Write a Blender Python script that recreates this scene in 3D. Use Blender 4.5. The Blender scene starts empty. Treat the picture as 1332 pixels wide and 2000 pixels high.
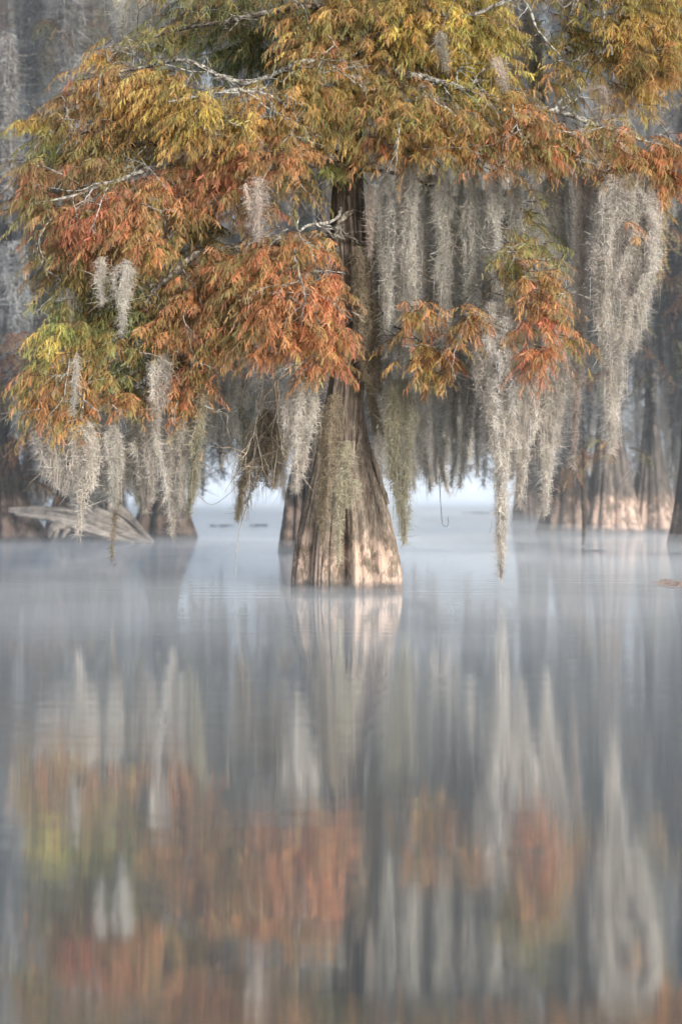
import bpy, math, random
import numpy as np
from mathutils import Vector

# ------------------------------------------------------------------ frame
F = 3700.0          # focal length in photograph pixels (photo 1332 x 2000)
H = 1.8             # camera height over the water
HZ = 930.0          # horizon row
Y0 = H * F / 220.0  # distance of the main trunk
PI = math.pi
rng = np.random.default_rng(11)
random.seed(5)
scene = bpy.context.scene
COL = scene.collection


def at(px, py, Y):
    return np.array([(px - 666.0) * Y / F, Y, H + (HZ - py) * Y / F])


def srgb(r, g, b):
    c = np.array([r, g, b]) / 255.0
    return np.where(c <= 0.04045, c / 12.92, ((c + 0.055) / 1.055) ** 2.4)


# ------------------------------------------------------------------ noise
_T = rng.random((64, 64, 64))


def vnoise(x, y, z):
    x, y, z = [np.asarray(a, float) for a in (x, y, z)]
    x, y, z = np.broadcast_arrays(x, y, z)
    xi, yi, zi = np.floor(x).astype(int), np.floor(y).astype(int), np.floor(z).astype(int)
    fx, fy, fz = x - xi, y - yi, z - zi
    fx, fy, fz = [f * f * (3 - 2 * f) for f in (fx, fy, fz)]
    r = 0
    for a in (0, 1):
        for b in (0, 1):
            for c in (0, 1):
                w = (fx if a else 1 - fx) * (fy if b else 1 - fy) * (fz if c else 1 - fz)
                r = r + w * _T[(xi + a) % 64, (yi + b) % 64, (zi + c) % 64]
    return r * 2 - 1


# ------------------------------------------------------------------ mesh collector
class MB:
    def __init__(self):
        self.v, self.q, self.t, self.c, self.n = [], [], [], [], 0

    def add(self, v, quads=None, tris=None, col=(0.5, 0.5, 0.5)):
        v = np.asarray(v, float).reshape(-1, 3)
        c = np.asarray(col, float)
        if c.ndim == 1:
            c = np.tile(c, (len(v), 1))
        self.v.append(v)
        self.c.append(c)
        if quads is not None and len(quads):
            self.q.append(np.asarray(quads).reshape(-1, 4) + self.n)
        if tris is not None and len(tris):
            self.t.append(np.asarray(tris).reshape(-1, 3) + self.n)
        self.n += len(v)

    def tube(self, pts, rad, sides=6, col=(0.5, 0.5, 0.5), wob=0.0, cap=True, seed=0):
        pts = np.asarray(pts, float)
        rad = np.asarray(rad, float)
        n = len(pts)
        tan = np.gradient(pts, axis=0)
        tan /= np.linalg.norm(tan, axis=1)[:, None] + 1e-9
        up = np.array([0.13, 1, 0.21])
        a = np.cross(tan, up)
        a /= np.linalg.norm(a, axis=1)[:, None] + 1e-9
        b = np.cross(tan, a)
        th = np.arange(sides) / sides * 2 * PI
        r = rad[:, None] * np.ones((n, sides))
        if wob:
            r = r * (1 + wob * vnoise(np.cos(th)[None] * 1.7 + seed, np.sin(th)[None] * 1.7, np.arange(n)[:, None] * 0.45))
        v = pts[:, None] + r[..., None] * (np.cos(th)[None, :, None] * a[:, None] + np.sin(th)[None, :, None] * b[:, None])
        i = np.arange(n - 1)[:, None] * sides
        j = np.arange(sides)[None]
        k = (j + 1) % sides
        q = np.stack([i + j, i + k, i + sides + k, i + sides + j], -1)
        c = np.asarray(col, float)
        if c.ndim == 2:
            c = np.repeat(c, sides, 0)
        self.add(v, q, None, c)

    def build(self, name, mat, parent=None, origin=(0, 0, 0), smooth=False):
        v = np.concatenate(self.v) - np.asarray(origin, float)
        c = np.concatenate(self.c)
        q = np.concatenate(self.q) if self.q else np.zeros((0, 4), int)
        t = np.concatenate(self.t) if self.t else np.zeros((0, 3), int)
        me = bpy.data.meshes.new(name)
        me.vertices.add(len(v))
        me.vertices.foreach_set('co', v.astype(np.float32).ravel())
        nl = len(q) * 4 + len(t) * 3
        me.loops.add(nl)
        me.loops.foreach_set('vertex_index', np.concatenate([q.ravel(), t.ravel()]).astype(np.int32))
        me.polygons.add(len(q) + len(t))
        starts = np.concatenate([np.arange(len(q)) * 4, len(q) * 4 + np.arange(len(t)) * 3])
        me.polygons.foreach_set('loop_start', starts.astype(np.int32))
        if smooth:
            me.polygons.foreach_set('use_smooth', np.ones(len(starts), bool))
        at_ = me.color_attributes.new('tint', 'FLOAT_COLOR', 'POINT')
        at_.data.foreach_set('color', np.concatenate([c, np.ones((len(c), 1))], 1).astype(np.float32).ravel())
        me.update(calc_edges=True)
        me.materials.append(mat)
        o = bpy.data.objects.new(name, me)
        COL.objects.link(o)
        o.location = tuple(float(x) for x in origin)
        if parent:
            o.parent = parent
            o.location = tuple(float(x) for x in (np.asarray(origin, float) - np.asarray(parent.location)))
        return o


def tag(o, label=None, cat=None, group=None, kind=None):
    for k, val in (('label', label), ('category', cat), ('group', group), ('kind', kind)):
        if val:
            o[k] = val
    return o


def empty(name, loc, label, cat, group=None):
    o = bpy.data.objects.new(name, None)
    o.empty_display_size = 0.3
    COL.objects.link(o)
    o.location = tuple(float(x) for x in loc)
    return tag(o, label, cat, group)


# ------------------------------------------------------------------ materials
def mat(name):
    m = bpy.data.materials.new(name)
    m.use_nodes = True
    nt = m.node_tree
    nt.nodes.clear()
    return m, nt, nt.nodes, nt.links


def N(nodes, t, **kw):
    n = nodes.new(t)
    for k, val in kw.items():
        if k in ('operation', 'blend_type', 'data_type', 'attribute_name', 'noise_dimensions', 'interpolation_type'):
            setattr(n, k, val)
        else:
            n.inputs[k.replace('_', ' ')].default_value = val
    return n


def fibre_material(name, rough=0.75, trans=0.3, var=0.25, mul=(1, 1, 1)):
    """leaf / moss: colour from the tint attribute, thin translucent sheet"""
    m, nt, nd, lk = mat(name)
    out = nd.new('ShaderNodeOutputMaterial')
    a = N(nd, 'ShaderNodeAttribute', attribute_name='tint')
    info = nd.new('ShaderNodeObjectInfo')
    tc = nd.new('ShaderNodeTexCoord')
    no = N(nd, 'ShaderNodeTexNoise', Scale=2.3, Detail=3.0)
    lk.new(tc.outputs['Object'], no.inputs['Vector'])
    mr = N(nd, 'ShaderNodeMapRange')
    mr.inputs['From Min'].default_value = 0.3
    mr.inputs['From Max'].default_value = 0.7
    mr.inputs['To Min'].default_value = 1 - var
    mr.inputs['To Max'].default_value = 1 + var
    lk.new(no.outputs['Fac'], mr.inputs['Value'])
    mx = N(nd, 'ShaderNodeMix', data_type='RGBA', blend_type='MULTIPLY')
    mx.inputs[0].default_value = 1.0
    lk.new(a.outputs['Color'], mx.inputs[6])
    lk.new(mr.outputs['Result'], mx.inputs[7])
    m2 = N(nd, 'ShaderNodeMix', data_type='RGBA', blend_type='MULTIPLY')
    m2.inputs[0].default_value = 1.0
    m2.inputs[7].default_value = (*mul, 1)
    lk.new(mx.outputs[2], m2.inputs[6])
    d = N(nd, 'ShaderNodeBsdfDiffuse', Roughness=0.5)
    tr = nd.new('ShaderNodeBsdfTranslucent')
    g = N(nd, 'ShaderNodeBsdfGlossy', Roughness=0.45)
    lk.new(m2.outputs[2], d.inputs['Color'])
    lk.new(m2.outputs[2], tr.inputs['Color'])
    ms = N(nd, 'ShaderNodeMixShader', Fac=trans)
    lk.new(d.outputs[0], ms.inputs[1])
    lk.new(tr.outputs[0], ms.inputs[2])
    mg = N(nd, 'ShaderNodeMixShader', Fac=0.03)
    lk.new(ms.outputs[0], mg.inputs[1])
    lk.new(g.outputs[0], mg.inputs[2])
    lk.new(mg.outputs[0], out.inputs['Surface'])
    return m


def ramp(nd, stops):
    r = nd.new('ShaderNodeValToRGB')
    e = r.color_ramp.elements
    while len(e) > 1:
        e.remove(e[-1])
    for i, (p, c) in enumerate(stops):
        s = e[0] if i == 0 else e.new(p)
        s.position = p
        s.color = (*c, 1)
    return r


def bark_material(name, dark, mid, light, base_light=None, base_top=1.1, wet=0.16, fib=(34, 34, 1.6), bump=0.6, tint=(1, 1, 1)):
    m, nt, nd, lk = mat(name)
    out = nd.new('ShaderNodeOutputMaterial')
    bs = N(nd, 'ShaderNodeBsdfPrincipled', Roughness=0.85)
    bs.inputs['Specular IOR Level'].default_value = 0.15
    lk.new(bs.outputs[0], out.inputs['Surface'])
    tc = nd.new('ShaderNodeTexCoord')
    mp = nd.new('ShaderNodeMapping')
    mp.inputs['Scale'].default_value = fib
    lk.new(tc.outputs['Object'], mp.inputs['Vector'])
    n1 = N(nd, 'ShaderNodeTexNoise', Scale=1.0, Detail=6.0, Roughness=0.65, Distortion=0.6)
    lk.new(mp.outputs[0], n1.inputs['Vector'])
    n2 = N(nd, 'ShaderNodeTexNoise', Scale=3.2, Detail=5.0, Roughness=0.6)
    lk.new(tc.outputs['Object'], n2.inputs['Vector'])
    r1 = ramp(nd, [(0.28, dark), (0.5, mid), (0.72, light)])
    lk.new(n1.outputs['Fac'], r1.inputs['Fac'])
    mo = N(nd, 'ShaderNodeMix', data_type='RGBA', blend_type='MULTIPLY')
    r2 = ramp(nd, [(0.3, (0.45, 0.46, 0.45)), (0.6, (1.1, 1.08, 1.05))])
    lk.new(n2.outputs['Fac'], r2.inputs['Fac'])
    mo.inputs[0].default_value = 0.8
    lk.new(r1.outputs[0], mo.inputs[6])
    lk.new(r2.outputs[0], mo.inputs[7])
    col = mo.outputs[2]
    if base_light is not None:
        sp = nd.new('ShaderNodeSeparateXYZ')
        lk.new(tc.outputs['Object'], sp.inputs[0])
        # stripped, sun-bleached wood near the water, ragged upper edge
        mpp = nd.new('ShaderNodeMapping')
        mpp.inputs['Scale'].default_value = (9, 9, 1.1)
        lk.new(tc.outputs['Object'], mpp.inputs['Vector'])
        n3 = N(nd, 'ShaderNodeTexNoise', Scale=1.0, Detail=6.0, Roughness=0.7)
        lk.new(mpp.outputs[0], n3.inputs['Vector'])
        ad = N(nd, 'ShaderNodeMath', operation='MULTIPLY_ADD')
        ad.inputs[1].default_value = -1.6
        ad.inputs[2].default_value = 0.8 + base_top
        lk.new(n3.outputs['Fac'], ad.inputs[0])
        sb = N(nd, 'ShaderNodeMath', operation='SUBTRACT')
        lk.new(ad.outputs[0], sb.inputs[0])
        lk.new(sp.outputs['Z'], sb.inputs[1])
        mr = N(nd, 'ShaderNodeMapRange')
        mr.inputs['From Min'].default_value = 0.0
        mr.inputs['From Max'].default_value = 0.35
        lk.new(sb.outputs[0], mr.inputs['Value'])
        mpl = nd.new('ShaderNodeMapping')
        mpl.inputs['Scale'].default_value = (20, 20, 8)
        lk.new(tc.outputs['Object'], mpl.inputs['Vector'])
        n4 = N(nd, 'ShaderNodeTexNoise', Scale=1.0, Detail=7.0, Roughness=0.75)
        lk.new(mpl.outputs[0], n4.inputs['Vector'])
        n5 = N(nd, 'ShaderNodeTexNoise', Scale=3.0, Detail=2.0)
        lk.new(tc.outputs['Object'], n5.inputs['Vector'])
        av = N(nd, 'ShaderNodeMath', operation='MULTIPLY_ADD')
        av.inputs[1].default_value = 0.9
        lk.new(n5.outputs['Fac'], av.inputs[0])
        lk.new(n4.outputs['Fac'], av.inputs[2])
        r3 = ramp(nd, [(0.78, tuple(0.34 * np.array(base_light) * (0.9, 1.0, 0.95))), (0.94, tuple(0.6 * np.array(base_light))), (1.06, base_light), (1.2, tuple(np.array(base_light) * 1.1))])
        lk.new(av.outputs[0], r3.inputs['Fac'])
        mm = N(nd, 'ShaderNodeMix', data_type='RGBA')
        lk.new(mr.outputs[0], mm.inputs[0])
        lk.new(col, mm.inputs[6])
        lk.new(r3.outputs[0], mm.inputs[7])
        # dark wet band at the waterline
        wz = N(nd, 'ShaderNodeMath', operation='MULTIPLY_ADD')
        wz.inputs[1].default_value = 0.22
        lk.new(n3.outputs['Fac'], wz.inputs[0])
        lk.new(sp.outputs['Z'], wz.inputs[2])
        mw = N(nd, 'ShaderNodeMapRange')
        mw.inputs['From Min'].default_value = wet + 0.02
        mw.inputs['From Max'].default_value = wet + 0.12
        mw.inputs['To Min'].default_value = 1.0
        mw.inputs['To Max'].default_value = 0.0
        lk.new(wz.outputs[0], mw.inputs['Value'])
        mc = N(nd, 'ShaderNodeMix', data_type='RGBA', blend_type='MULTIPLY')
        mc.inputs[7].default_value = (0.36, 0.36, 0.38, 1)
        lk.new(mw.outputs[0], mc.inputs[0])
        lk.new(mm.outputs[2], mc.inputs[6])
        col = mc.outputs[2]
    at_ = N(nd, 'ShaderNodeAttribute', attribute_name='tint')
    mt = N(nd, 'ShaderNodeMix', data_type='RGBA', blend_type='MULTIPLY')
    mt.inputs[0].default_value = 1.0
    lk.new(col, mt.inputs[6])
    lk.new(at_.outputs['Color'], mt.inputs[7])
    lk.new(mt.outputs[2], bs.inputs['Base Color'])
    bp = N(nd, 'ShaderNodeBump', Strength=bump, Distance=0.03)
    lk.new(n1.outputs['Fac'], bp.inputs['Height'])
    lk.new(bp.outputs[0], bs.inputs['Normal'])
    return m


def lichen_material(name, brown, pale, thresh=0.5):
    m, nt, nd, lk = mat(name)
    out = nd.new('ShaderNodeOutputMaterial')
    bs = N(nd, 'ShaderNodeBsdfPrincipled', Roughness=0.9)
    bs.inputs['Specular IOR Level'].default_value = 0.1
    lk.new(bs.outputs[0], out.inputs['Surface'])
    tc = nd.new('ShaderNodeTexCoord')
    n1 = N(nd, 'ShaderNodeTexNoise', Scale=14.0, Detail=5.0, Roughness=0.7)
    lk.new(tc.outputs['Object'], n1.inputs['Vector'])
    r = ramp(nd, [(thresh - 0.1, brown), (thresh + 0.02, tuple(0.6 * np.array(pale))), (thresh + 0.12, pale)])
    lk.new(n1.outputs['Fac'], r.inputs['Fac'])
    lk.new(r.outputs[0], bs.inputs['Base Color'])
    bp = N(nd, 'ShaderNodeBump', Strength=0.5, Distance=0.01)
    lk.new(n1.outputs['Fac'], bp.inputs['Height'])
    lk.new(bp.outputs[0], bs.inputs['Normal'])
    return m


M_LEAF = fibre_material('cypress_leaves', trans=0.42, var=0.22)
M_MOSS = fibre_material('spanish_moss_fibres', trans=0.42, var=0.15)
M_BARK = bark_material('cypress_bark', (0.055, 0.047, 0.042), (0.23, 0.195, 0.168), (0.44, 0.385, 0.34),
                       base_light=(0.42, 0.33, 0.275), base_top=1.05)
M_BARK_BG = bark_material('weathered_bark', (0.03, 0.028, 0.027), (0.10, 0.09, 0.085), (0.2, 0.175, 0.16),
                          base_light=(0.42, 0.32, 0.27), base_top=1.3, fib=(14, 14, 0.8))
M_WOOD = bark_material('driftwood', (0.16, 0.145, 0.135), (0.44, 0.41, 0.39), (0.66, 0.63, 0.60), fib=(3, 18, 22), bump=0.5)
M_LICHEN = lichen_material('lichened_branch', (0.08, 0.06, 0.05), (0.55, 0.56, 0.52), 0.52)
M_LIMB = lichen_material('grey_limb_bark', (0.06, 0.048, 0.04), (0.42, 0.40, 0.35), 0.56)
M_TWIG = lichen_material('dead_twig', (0.28, 0.23, 0.18), (0.55, 0.49, 0.40), 0.5)
M_DARKWIG = lichen_material('dark_twig', (0.04, 0.034, 0.03), (0.15, 0.13, 0.11), 0.55)

# ------------------------------------------------------------------ leaves
PAL = {
    'gold': [(204, 158, 72), (184, 148, 68), (206, 148, 70), (164, 136, 68), (142, 126, 64)],
    'yellow': [(204, 172, 68), (186, 162, 66), (208, 160, 68), (160, 144, 64), (140, 136, 62)],
    'olive': [(138, 136, 76), (118, 124, 70), (156, 142, 76), (150, 124, 74)],
    'dkgreen': [(88, 98, 58), (102, 112, 62), (116, 114, 66), (74, 88, 54)],
    'green': [(128, 138, 78), (144, 148, 80), (112, 126, 72), (158, 150, 82)],
    'orange': [(200, 132, 82), (186, 122, 76), (196, 146, 84), (160, 118, 78), (206, 128, 80), (150, 130, 76)],
    'rust': [(170, 112, 80), (178, 118, 80), (142, 108, 76), (158, 130, 80), (136, 124, 78)],
    'red': [(184, 106, 78), (194, 116, 80), (160, 100, 76), (182, 134, 80), (148, 122, 78)],
    'brown': [(150, 120, 78), (132, 106, 72), (162, 128, 76), (126, 118, 72), (140, 128, 70)],
    'ochre': [(182, 142, 78), (160, 130, 74), (148, 126, 70), (188, 134, 78), (136, 128, 70)],
    'bgbrown': [(150, 104, 72), (130, 94, 70), (160, 108, 68), (120, 104, 76)],
    'bggreen': [(80, 92, 70), (90, 98, 72), (70, 82, 66), (98, 98, 74)],
    'bgolive': [(126, 120, 78), (110, 108, 74), (138, 122, 74), (98, 102, 74)],
}
for _k in PAL:
    _a = np.array([srgb(*c) for c in PAL[_k]])
    _l = _a @ np.array([0.3, 0.6, 0.1])
    PAL[_k] = (_a * [1.0, 1.035, 0.97] * 0.76 + _l[:, None] * 0.24) * (1.15 if _k.startswith('bg') else 1.82)


def frond_templates(n=6, pairs=9):
    """feathery cypress sprays, unit length along +X, drooping towards -Z"""
    out = []
    for s in range(n):
        r = np.random.default_rng(40 + s)
        droop = 0.25 + 0.35 * r.random()
        side = (r.random() - 0.5) * 0.4
        V, T = [], []
        L = np.linspace(0, 1, pairs + 2)

        def axis(t):
            return np.array([t * (1 - 0.12 * t), side * t * t, -droop * t * t])
        # rachis
        rp = [axis(t) for t in np.linspace(0, 1, 4)]
        for i in range(3):
            b = len(V)
            w0, w1 = 0.018 * (1 - i / 4), 0.018 * (1 - (i + 1) / 4)
            V += [rp[i] + [0, w0, 0], rp[i] - [0, w0, 0], rp[i + 1] + [0, w1, 0], rp[i + 1] - [0, w1, 0]]
            T += [[b, b + 1, b + 3], [b, b + 3, b + 2]]
        for i in range(1, pairs + 1):
            t = L[i]
            w = 0.115 * math.sin(PI * min(1, (t * 0.86 + 0.14))) ** 0.6 + 0.02
            for sg in (-1, 1):
                b = len(V)
                p = axis(t)
                ww = w * (0.75 + 0.5 * r.random())
                a0 = p - [0.038, 0, 0]
                a1 = p + [0.038, 0, 0]
                tip = p + np.array([ww * (0.45 + 0.3 * r.random()), sg * ww, -0.3 * ww * r.random() + 0.08 * ww])
                V += [a0, a1, tip]
                T += [[b, b + 1, b + 2]]
        out.append((np.array(V), np.array(T)))
    return out


FT = frond_templates()
FT_LOW = frond_templates(3, 4)


def rot_frames(d, roll):
    """frames with X = d, Z as upward as possible, rolled about X"""
    d = d / (np.linalg.norm(d, axis=1)[:, None] + 1e-9)
    up = np.tile([0.0, 0.0, 1.0], (len(d), 1))
    y = np.cross(up, d)
    ny = np.linalg.norm(y, axis=1)[:, None]
    y = np.where(ny > 1e-3, y / (ny + 1e-9), np.array([[0, 1.0, 0]]))
    z = np.cross(d, y)
    c, s = np.cos(roll)[:, None], np.sin(roll)[:, None]
    return np.stack([d, y * c + z * s, z * c - y * s], -1)


def add_fronds(mb, pos, d, size, col, roll, templ):
    R = rot_frames(d, roll)
    k = rng.integers(0, len(templ), len(pos))
    for i, (V, T) in enumerate(templ):
        s = np.where(k == i)[0]
        if not len(s):
            continue
        v = np.einsum('nij,vj->nvi', R[s], V) * size[s, None, None] + pos[s, None]
        c = np.repeat(col[s][:, None], len(V), 1)
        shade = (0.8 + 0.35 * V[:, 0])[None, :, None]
        f = T[None] + (np.arange(len(s)) * len(V))[:, None, None]
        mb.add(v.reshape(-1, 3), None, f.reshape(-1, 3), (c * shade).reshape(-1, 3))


TWIG_COL = srgb(112, 78, 58)


def foliage(mb, c, r, keys, dens=46, size=0.2, out=(0, -0.5, 0), templ=FT, fr=17, tl=0.5, holes=0.0):
    """a bough's worth of drooping twigs, each set with fronds, through an ellipsoid"""
    c, r = np.asarray(c, float), np.asarray(r, float)
    area = PI * r[0] * r[2]
    n = max(3, int(area * dens))
    u = rng.normal(size=(n, 3))
    u /= np.linalg.norm(u, axis=1)[:, None]
    rad = rng.random(n) ** 0.45
    lobe = 0.97 + 0.58 * vnoise(u[:, 0] * 2.2 + c[0] * 3, u[:, 1] * 2.2, u[:, 2] * 2.2 + c[2] * 3)
    base = c + u * r * (rad * lobe)[:, None]
    # clumping: drop twigs where a slow noise is low
    sc_ = 0.2 / size
    keep = vnoise(base[:, 0] * 3.4 * sc_ + 7, base[:, 1] * 2.2 * sc_, base[:, 2] * 4.2 * sc_) + 0.12 * rng.normal(size=n) > -0.29 + holes
    base, u = base[keep], u[keep]
    n = len(base)
    ang = rng.normal(size=(n, 3)) * [1.0, 0.7, 0.15]
    d0 = u * [1, 1, 0.2] * 0.9 + np.asarray(out) + ang * 0.5
    d0[:, 2] = np.clip(d0[:, 2], -0.2, 0.5) + 0.05
    d0 /= np.linalg.norm(d0, axis=1)[:, None]
    L = tl * (0.6 + 0.8 * rng.random(n))
    base = base - d0 * L[:, None] * 0.45
    base[:, 2] += 0.12 * L
    drp = 0.35 + 0.55 * rng.random(n)
    pal = np.concatenate([PAL[k] for k in keys])
    slow = (vnoise(base[:, 0] * 1.3, base[:, 1] * 1.3, base[:, 2] * 1.6 + 9) + vnoise(base[:, 0] * 4, base[:, 1] * 4, base[:, 2] * 4) * 0.7)
    idx = np.clip(((slow * 0.5 + 0.5 + rng.normal(size=n) * 0.30) * len(pal)).astype(int), 0, len(pal) - 1)
    mixk = rng.random(n) < 0.16
    tcol = np.where(mixk[:, None], PAL['brown'][rng.integers(0, 5, n)], pal[idx])
    tcol = tcol * (0.8 + 0.4 * rng.random((n, 1)))

    def tw(s, t):
        return base[s] + d0[s] * (L[s] * t)[:, None] + np.stack([0 * t, 0 * t, -drp[s] * L[s] * t * t], 1)
    # twigs: 3 sided, 3 segments
    ts = np.linspace(0, 1, 4)
    allv = []
    al = np.arange(n)
    for i, t in enumerate(ts):
        p = tw(al, np.full(n, t))
        w = 0.009 * (1 - 0.75 * t) * (size / 0.2)
        for a in range(3):
            allv.append(p + w * np.array([math.cos(a * 2.09), math.sin(a * 2.09) * 0.6, math.sin(a * 2.09)]))
    allv = np.stack(allv, 1)
    q = []
    for i in range(3):
        for a in range(3):
            b = (a + 1) % 3
            q.append([i * 3 + a, i * 3 + b, i * 3 + 3 + b, i * 3 + 3 + a])
    q = np.array(q)[None] + (np.arange(n) * 12)[:, None, None]
    mb.add(allv.reshape(-1, 3), q.reshape(-1, 4), None, np.repeat(TWIG_COL * (0.6 + 0.7 * rng.random((n, 1))), 12, 0))
    # fronds
    s = np.repeat(al, fr)
    t = np.tile(np.linspace(0.12, 1.0, fr), n) + rng.normal(size=n * fr) * 0.03
    t = np.clip(t, 0.02, 1.02)
    p = tw(s, t)
    tang = d0[s] + np.stack([0 * t, 0 * t, -2 * drp[s] * t], 1)
    sd = np.cross(tang, [0, 0, 1.0])
    sd /= np.linalg.norm(sd, axis=1)[:, None] + 1e-6
    sg = np.where(np.arange(n * fr) % 2, 1.0, -1.0)[:, None]
    d = tang * 0.55 + sd * sg * (0.75 + 0.3 * rng.random((n * fr, 1))) + rng.normal(size=(n * fr, 3)) * 0.22
    d[:, 2] -= 0.25 + 0.55 * rng.random(n * fr)
    sz = size * (0.62 + 0.6 * rng.random(n * fr)) * (1.08 - 0.35 * t)
    cc = tcol[s] * (0.8 + 0.4 * rng.random((n * fr, 1)))
    cc = cc * (1 + rng.normal(size=(n * fr, 3)) * 0.05)
    # fronds of a spray turn towards a second colour
    alt = pal[rng.integers(0, len(pal), n * fr)]
    mixw = (rng.random((n * fr, 1)) < 0.22) * 0.8
    cc = np.clip(cc * (1 - mixw) + alt * mixw, 0.004, 0.9)
    add_fronds(mb, p, d, sz, cc, rng.normal(size=n * fr) * 0.6, templ)


# ------------------------------------------------------------------ moss
MC = {
    'pale': srgb(222, 217, 210), 'pink': srgb(222, 212, 204), 'grey': srgb(200, 197, 190),
    'green': srgb(190, 187, 168), 'brown': srgb(160, 150, 132), 'white': srgb(214, 212, 206), 'dull': srgb(178, 175, 166),
}


def hairs(mb, p, d, L, w, col, curl):
    """curved tapering ribbons, 3 segments"""
    n = len(p)
    d = d / (np.linalg.norm(d, axis=1)[:, None] + 1e-9)
    e = rng.normal(size=(n, 3))
    e -= (e * d).sum(1)[:, None] * d
    e /= np.linalg.norm(e, axis=1)[:, None] + 1e-9
    wd = np.cross(d, e) * 0.8 + rng.normal(size=(n, 3)) * 0.35
    wd /= np.linalg.norm(wd, axis=1)[:, None] + 1e-9
    V = []
    for t in (0, 0.35, 0.7, 1.0):
        c = p + d * (L * t)[:, None] + e * (curl * L * (t * t - 0.25 * math.sin(t * 5)))[:, None]
        ww = (w * (1 - 0.75 * t * t))[:, None] * 0.5
        V += [c - wd * ww, c + wd * ww]
    V = np.stack(V, 1)
    q = np.array([[0, 1, 3, 2], [2, 3, 5, 4], [4, 5, 7, 6]])[None] + (np.arange(n) * 8)[:, None, None]
    mb.add(V.reshape(-1, 3), q.reshape(-1, 4), None, np.repeat(col, 8, 0))


def plume_spine(mb, ctrl, Y, colkey, cover=2.5, hl=0.068, hw=0.007, depth=0.8, spiky=1.0, local=None, strand=0.022):
    """ctrl: list of (px, py, halfwidth_px).  Hairs hang through a tapering lock of moss."""
    cs = np.array(ctrl, float)
    if local is None:
        k = Y / F
        pts = np.array([at(x, y, Y) for x, y, _ in cs])
        hwid = cs[:, 2] * k
    else:
        pts, hwid = local
    seg = np.linalg.norm(np.diff(pts, axis=0), axis=1)
    s = np.concatenate([[0], np.cumsum(seg)])
    area = (0.5 * (hwid[1:] + hwid[:-1]) * 2 * seg).sum()
    n = int(area * cover / (hl * hw * 0.62)) + 20
    # sample along by width
    fine = np.linspace(0, s[-1], 200)
    wf = np.interp(fine, s, hwid) + 0.012
    cdf = np.cumsum(wf)
    cdf /= cdf[-1]
    t = np.interp(rng.random(n), cdf, fine)
    ph = rng.random() * 50
    c = np.stack([np.interp(t, s, pts[:, i]) for i in range(3)], 1)
    w = np.interp(t, s, hwid)
    frac = t / s[-1]
    # a plume is many thin strands of unequal length, tangled and see-through between them
    wm = hwid.max()
    ns = int(np.clip(wm / strand, 3, 26))
    u1 = rng.random(ns) * 2 - 1
    so = np.stack([u1 * 0.95, rng.normal(size=ns) * 0.5], 1)
    slen = 0.35 + 0.65 * rng.random(ns) ** 0.8
    s0 = 0.16 * rng.random(ns) ** 1.5 * (np.abs(u1) + 0.3)
    slen[0], s0[0] = 1.0, 0
    so[0] *= 0.15
    wgt = 0.4 + rng.random(ns)
    k_ = rng.choice(ns, n, p=wgt / wgt.sum())
    bad = (frac > slen[k_]) | (frac < s0[k_])
    alt_ = np.where((rng.random(n) < 0.55) & (frac > s0.min()), 0, rng.integers(0, ns, n))
    k_ = np.where(bad, alt_, k_)
    bad2 = (frac > slen[k_])
    k_ = np.where(bad2, 0, k_)
    own = np.clip((slen[k_] - frac) / 0.3, 0.25, 1)       # every strand thins towards its own tip
    pull = 1 - 0.35 * np.clip((frac - slen[k_] + 0.4) / 0.4, 0, 1)
    jit = rng.normal(size=(n, 2)) * ((0.010 + 0.075 * w) * (0.4 + 0.6 * own))[:, None]
    wav = np.stack([vnoise(k_ * 3.1 + ph, t * 1.9, 0) + 0.5 * vnoise(k_ * 3.1 + ph, t * 5, 2), vnoise(k_ * 3.1, t * 1.9, 5 + ph)], 1)
    off = so[k_] * (w * pull)[:, None] + jit + wav * (0.010 + 0.32 * w)[:, None] + 0.007 * vnoise(k_ * 2.3, t * 16, ph)[:, None]
    tp = np.clip(frac / 0.10, 0.35, 1) if local is None else 1.0
    off = off * (np.asarray(tp)[..., None] if local is None else 1.0)
    c[:, 0] += off[:, 0]
    c[:, 1] += off[:, 1] * depth
    d = rng.normal(size=(n, 3)) * [0.62, 0.62, 0.35] * spiky
    d[:, 2] -= 0.62
    L = hl * (0.45 + 0.9 * rng.random(n) + 0.7 * (rng.random(n) < 0.08))
    base = MC[colkey] if isinstance(colkey, str) else np.asarray(colkey)
    lock = 0.74 + 0.42 * _T[k_ % 64, (int(ph) + k_) % 64, 3]
    dpt = 1 + 0.12 * np.clip(-off[:, 1] / (w + 0.02), -1, 1)
    col = base * (lock * dpt * (0.8 + 0.36 * rng.random(n)))[:, None]
    col = col * (1 + rng.normal(size=(n, 3)) * 0.03)
    hairs(mb, c, d, L, hw * (0.6 + 0.8 * rng.random(n)), np.clip(col, 0.01, 0.85), rng.normal(size=n) * 0.95)
    # long wavering fibres
    m = max(6, int(n * 0.02))
    ti = rng.random(m) * s[-1] * 0.9
    c = np.stack([np.interp(ti, s, pts[:, i]) for i in range(3)], 1)
    w = np.interp(ti, s, hwid)
    c[:, 0] += rng.normal(size=m) * w * 0.5
    c[:, 1] += rng.normal(size=m) * w * 0.5 * depth
    d = rng.normal(size=(m, 3)) * [0.06, 0.06, 0]
    d[:, 2] -= 1
    LL = np.minimum(hl * (3 + 5 * rng.random(m)), (s[-1] - ti) * 0.95 + 0.05)
    hairs(mb, c, d, LL, np.full(m, hw * 0.9), base * (0.6 + 0.5 * rng.random((m, 1))), rng.normal(size=m) * 0.06)


MOSS_N = [0]


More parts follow.
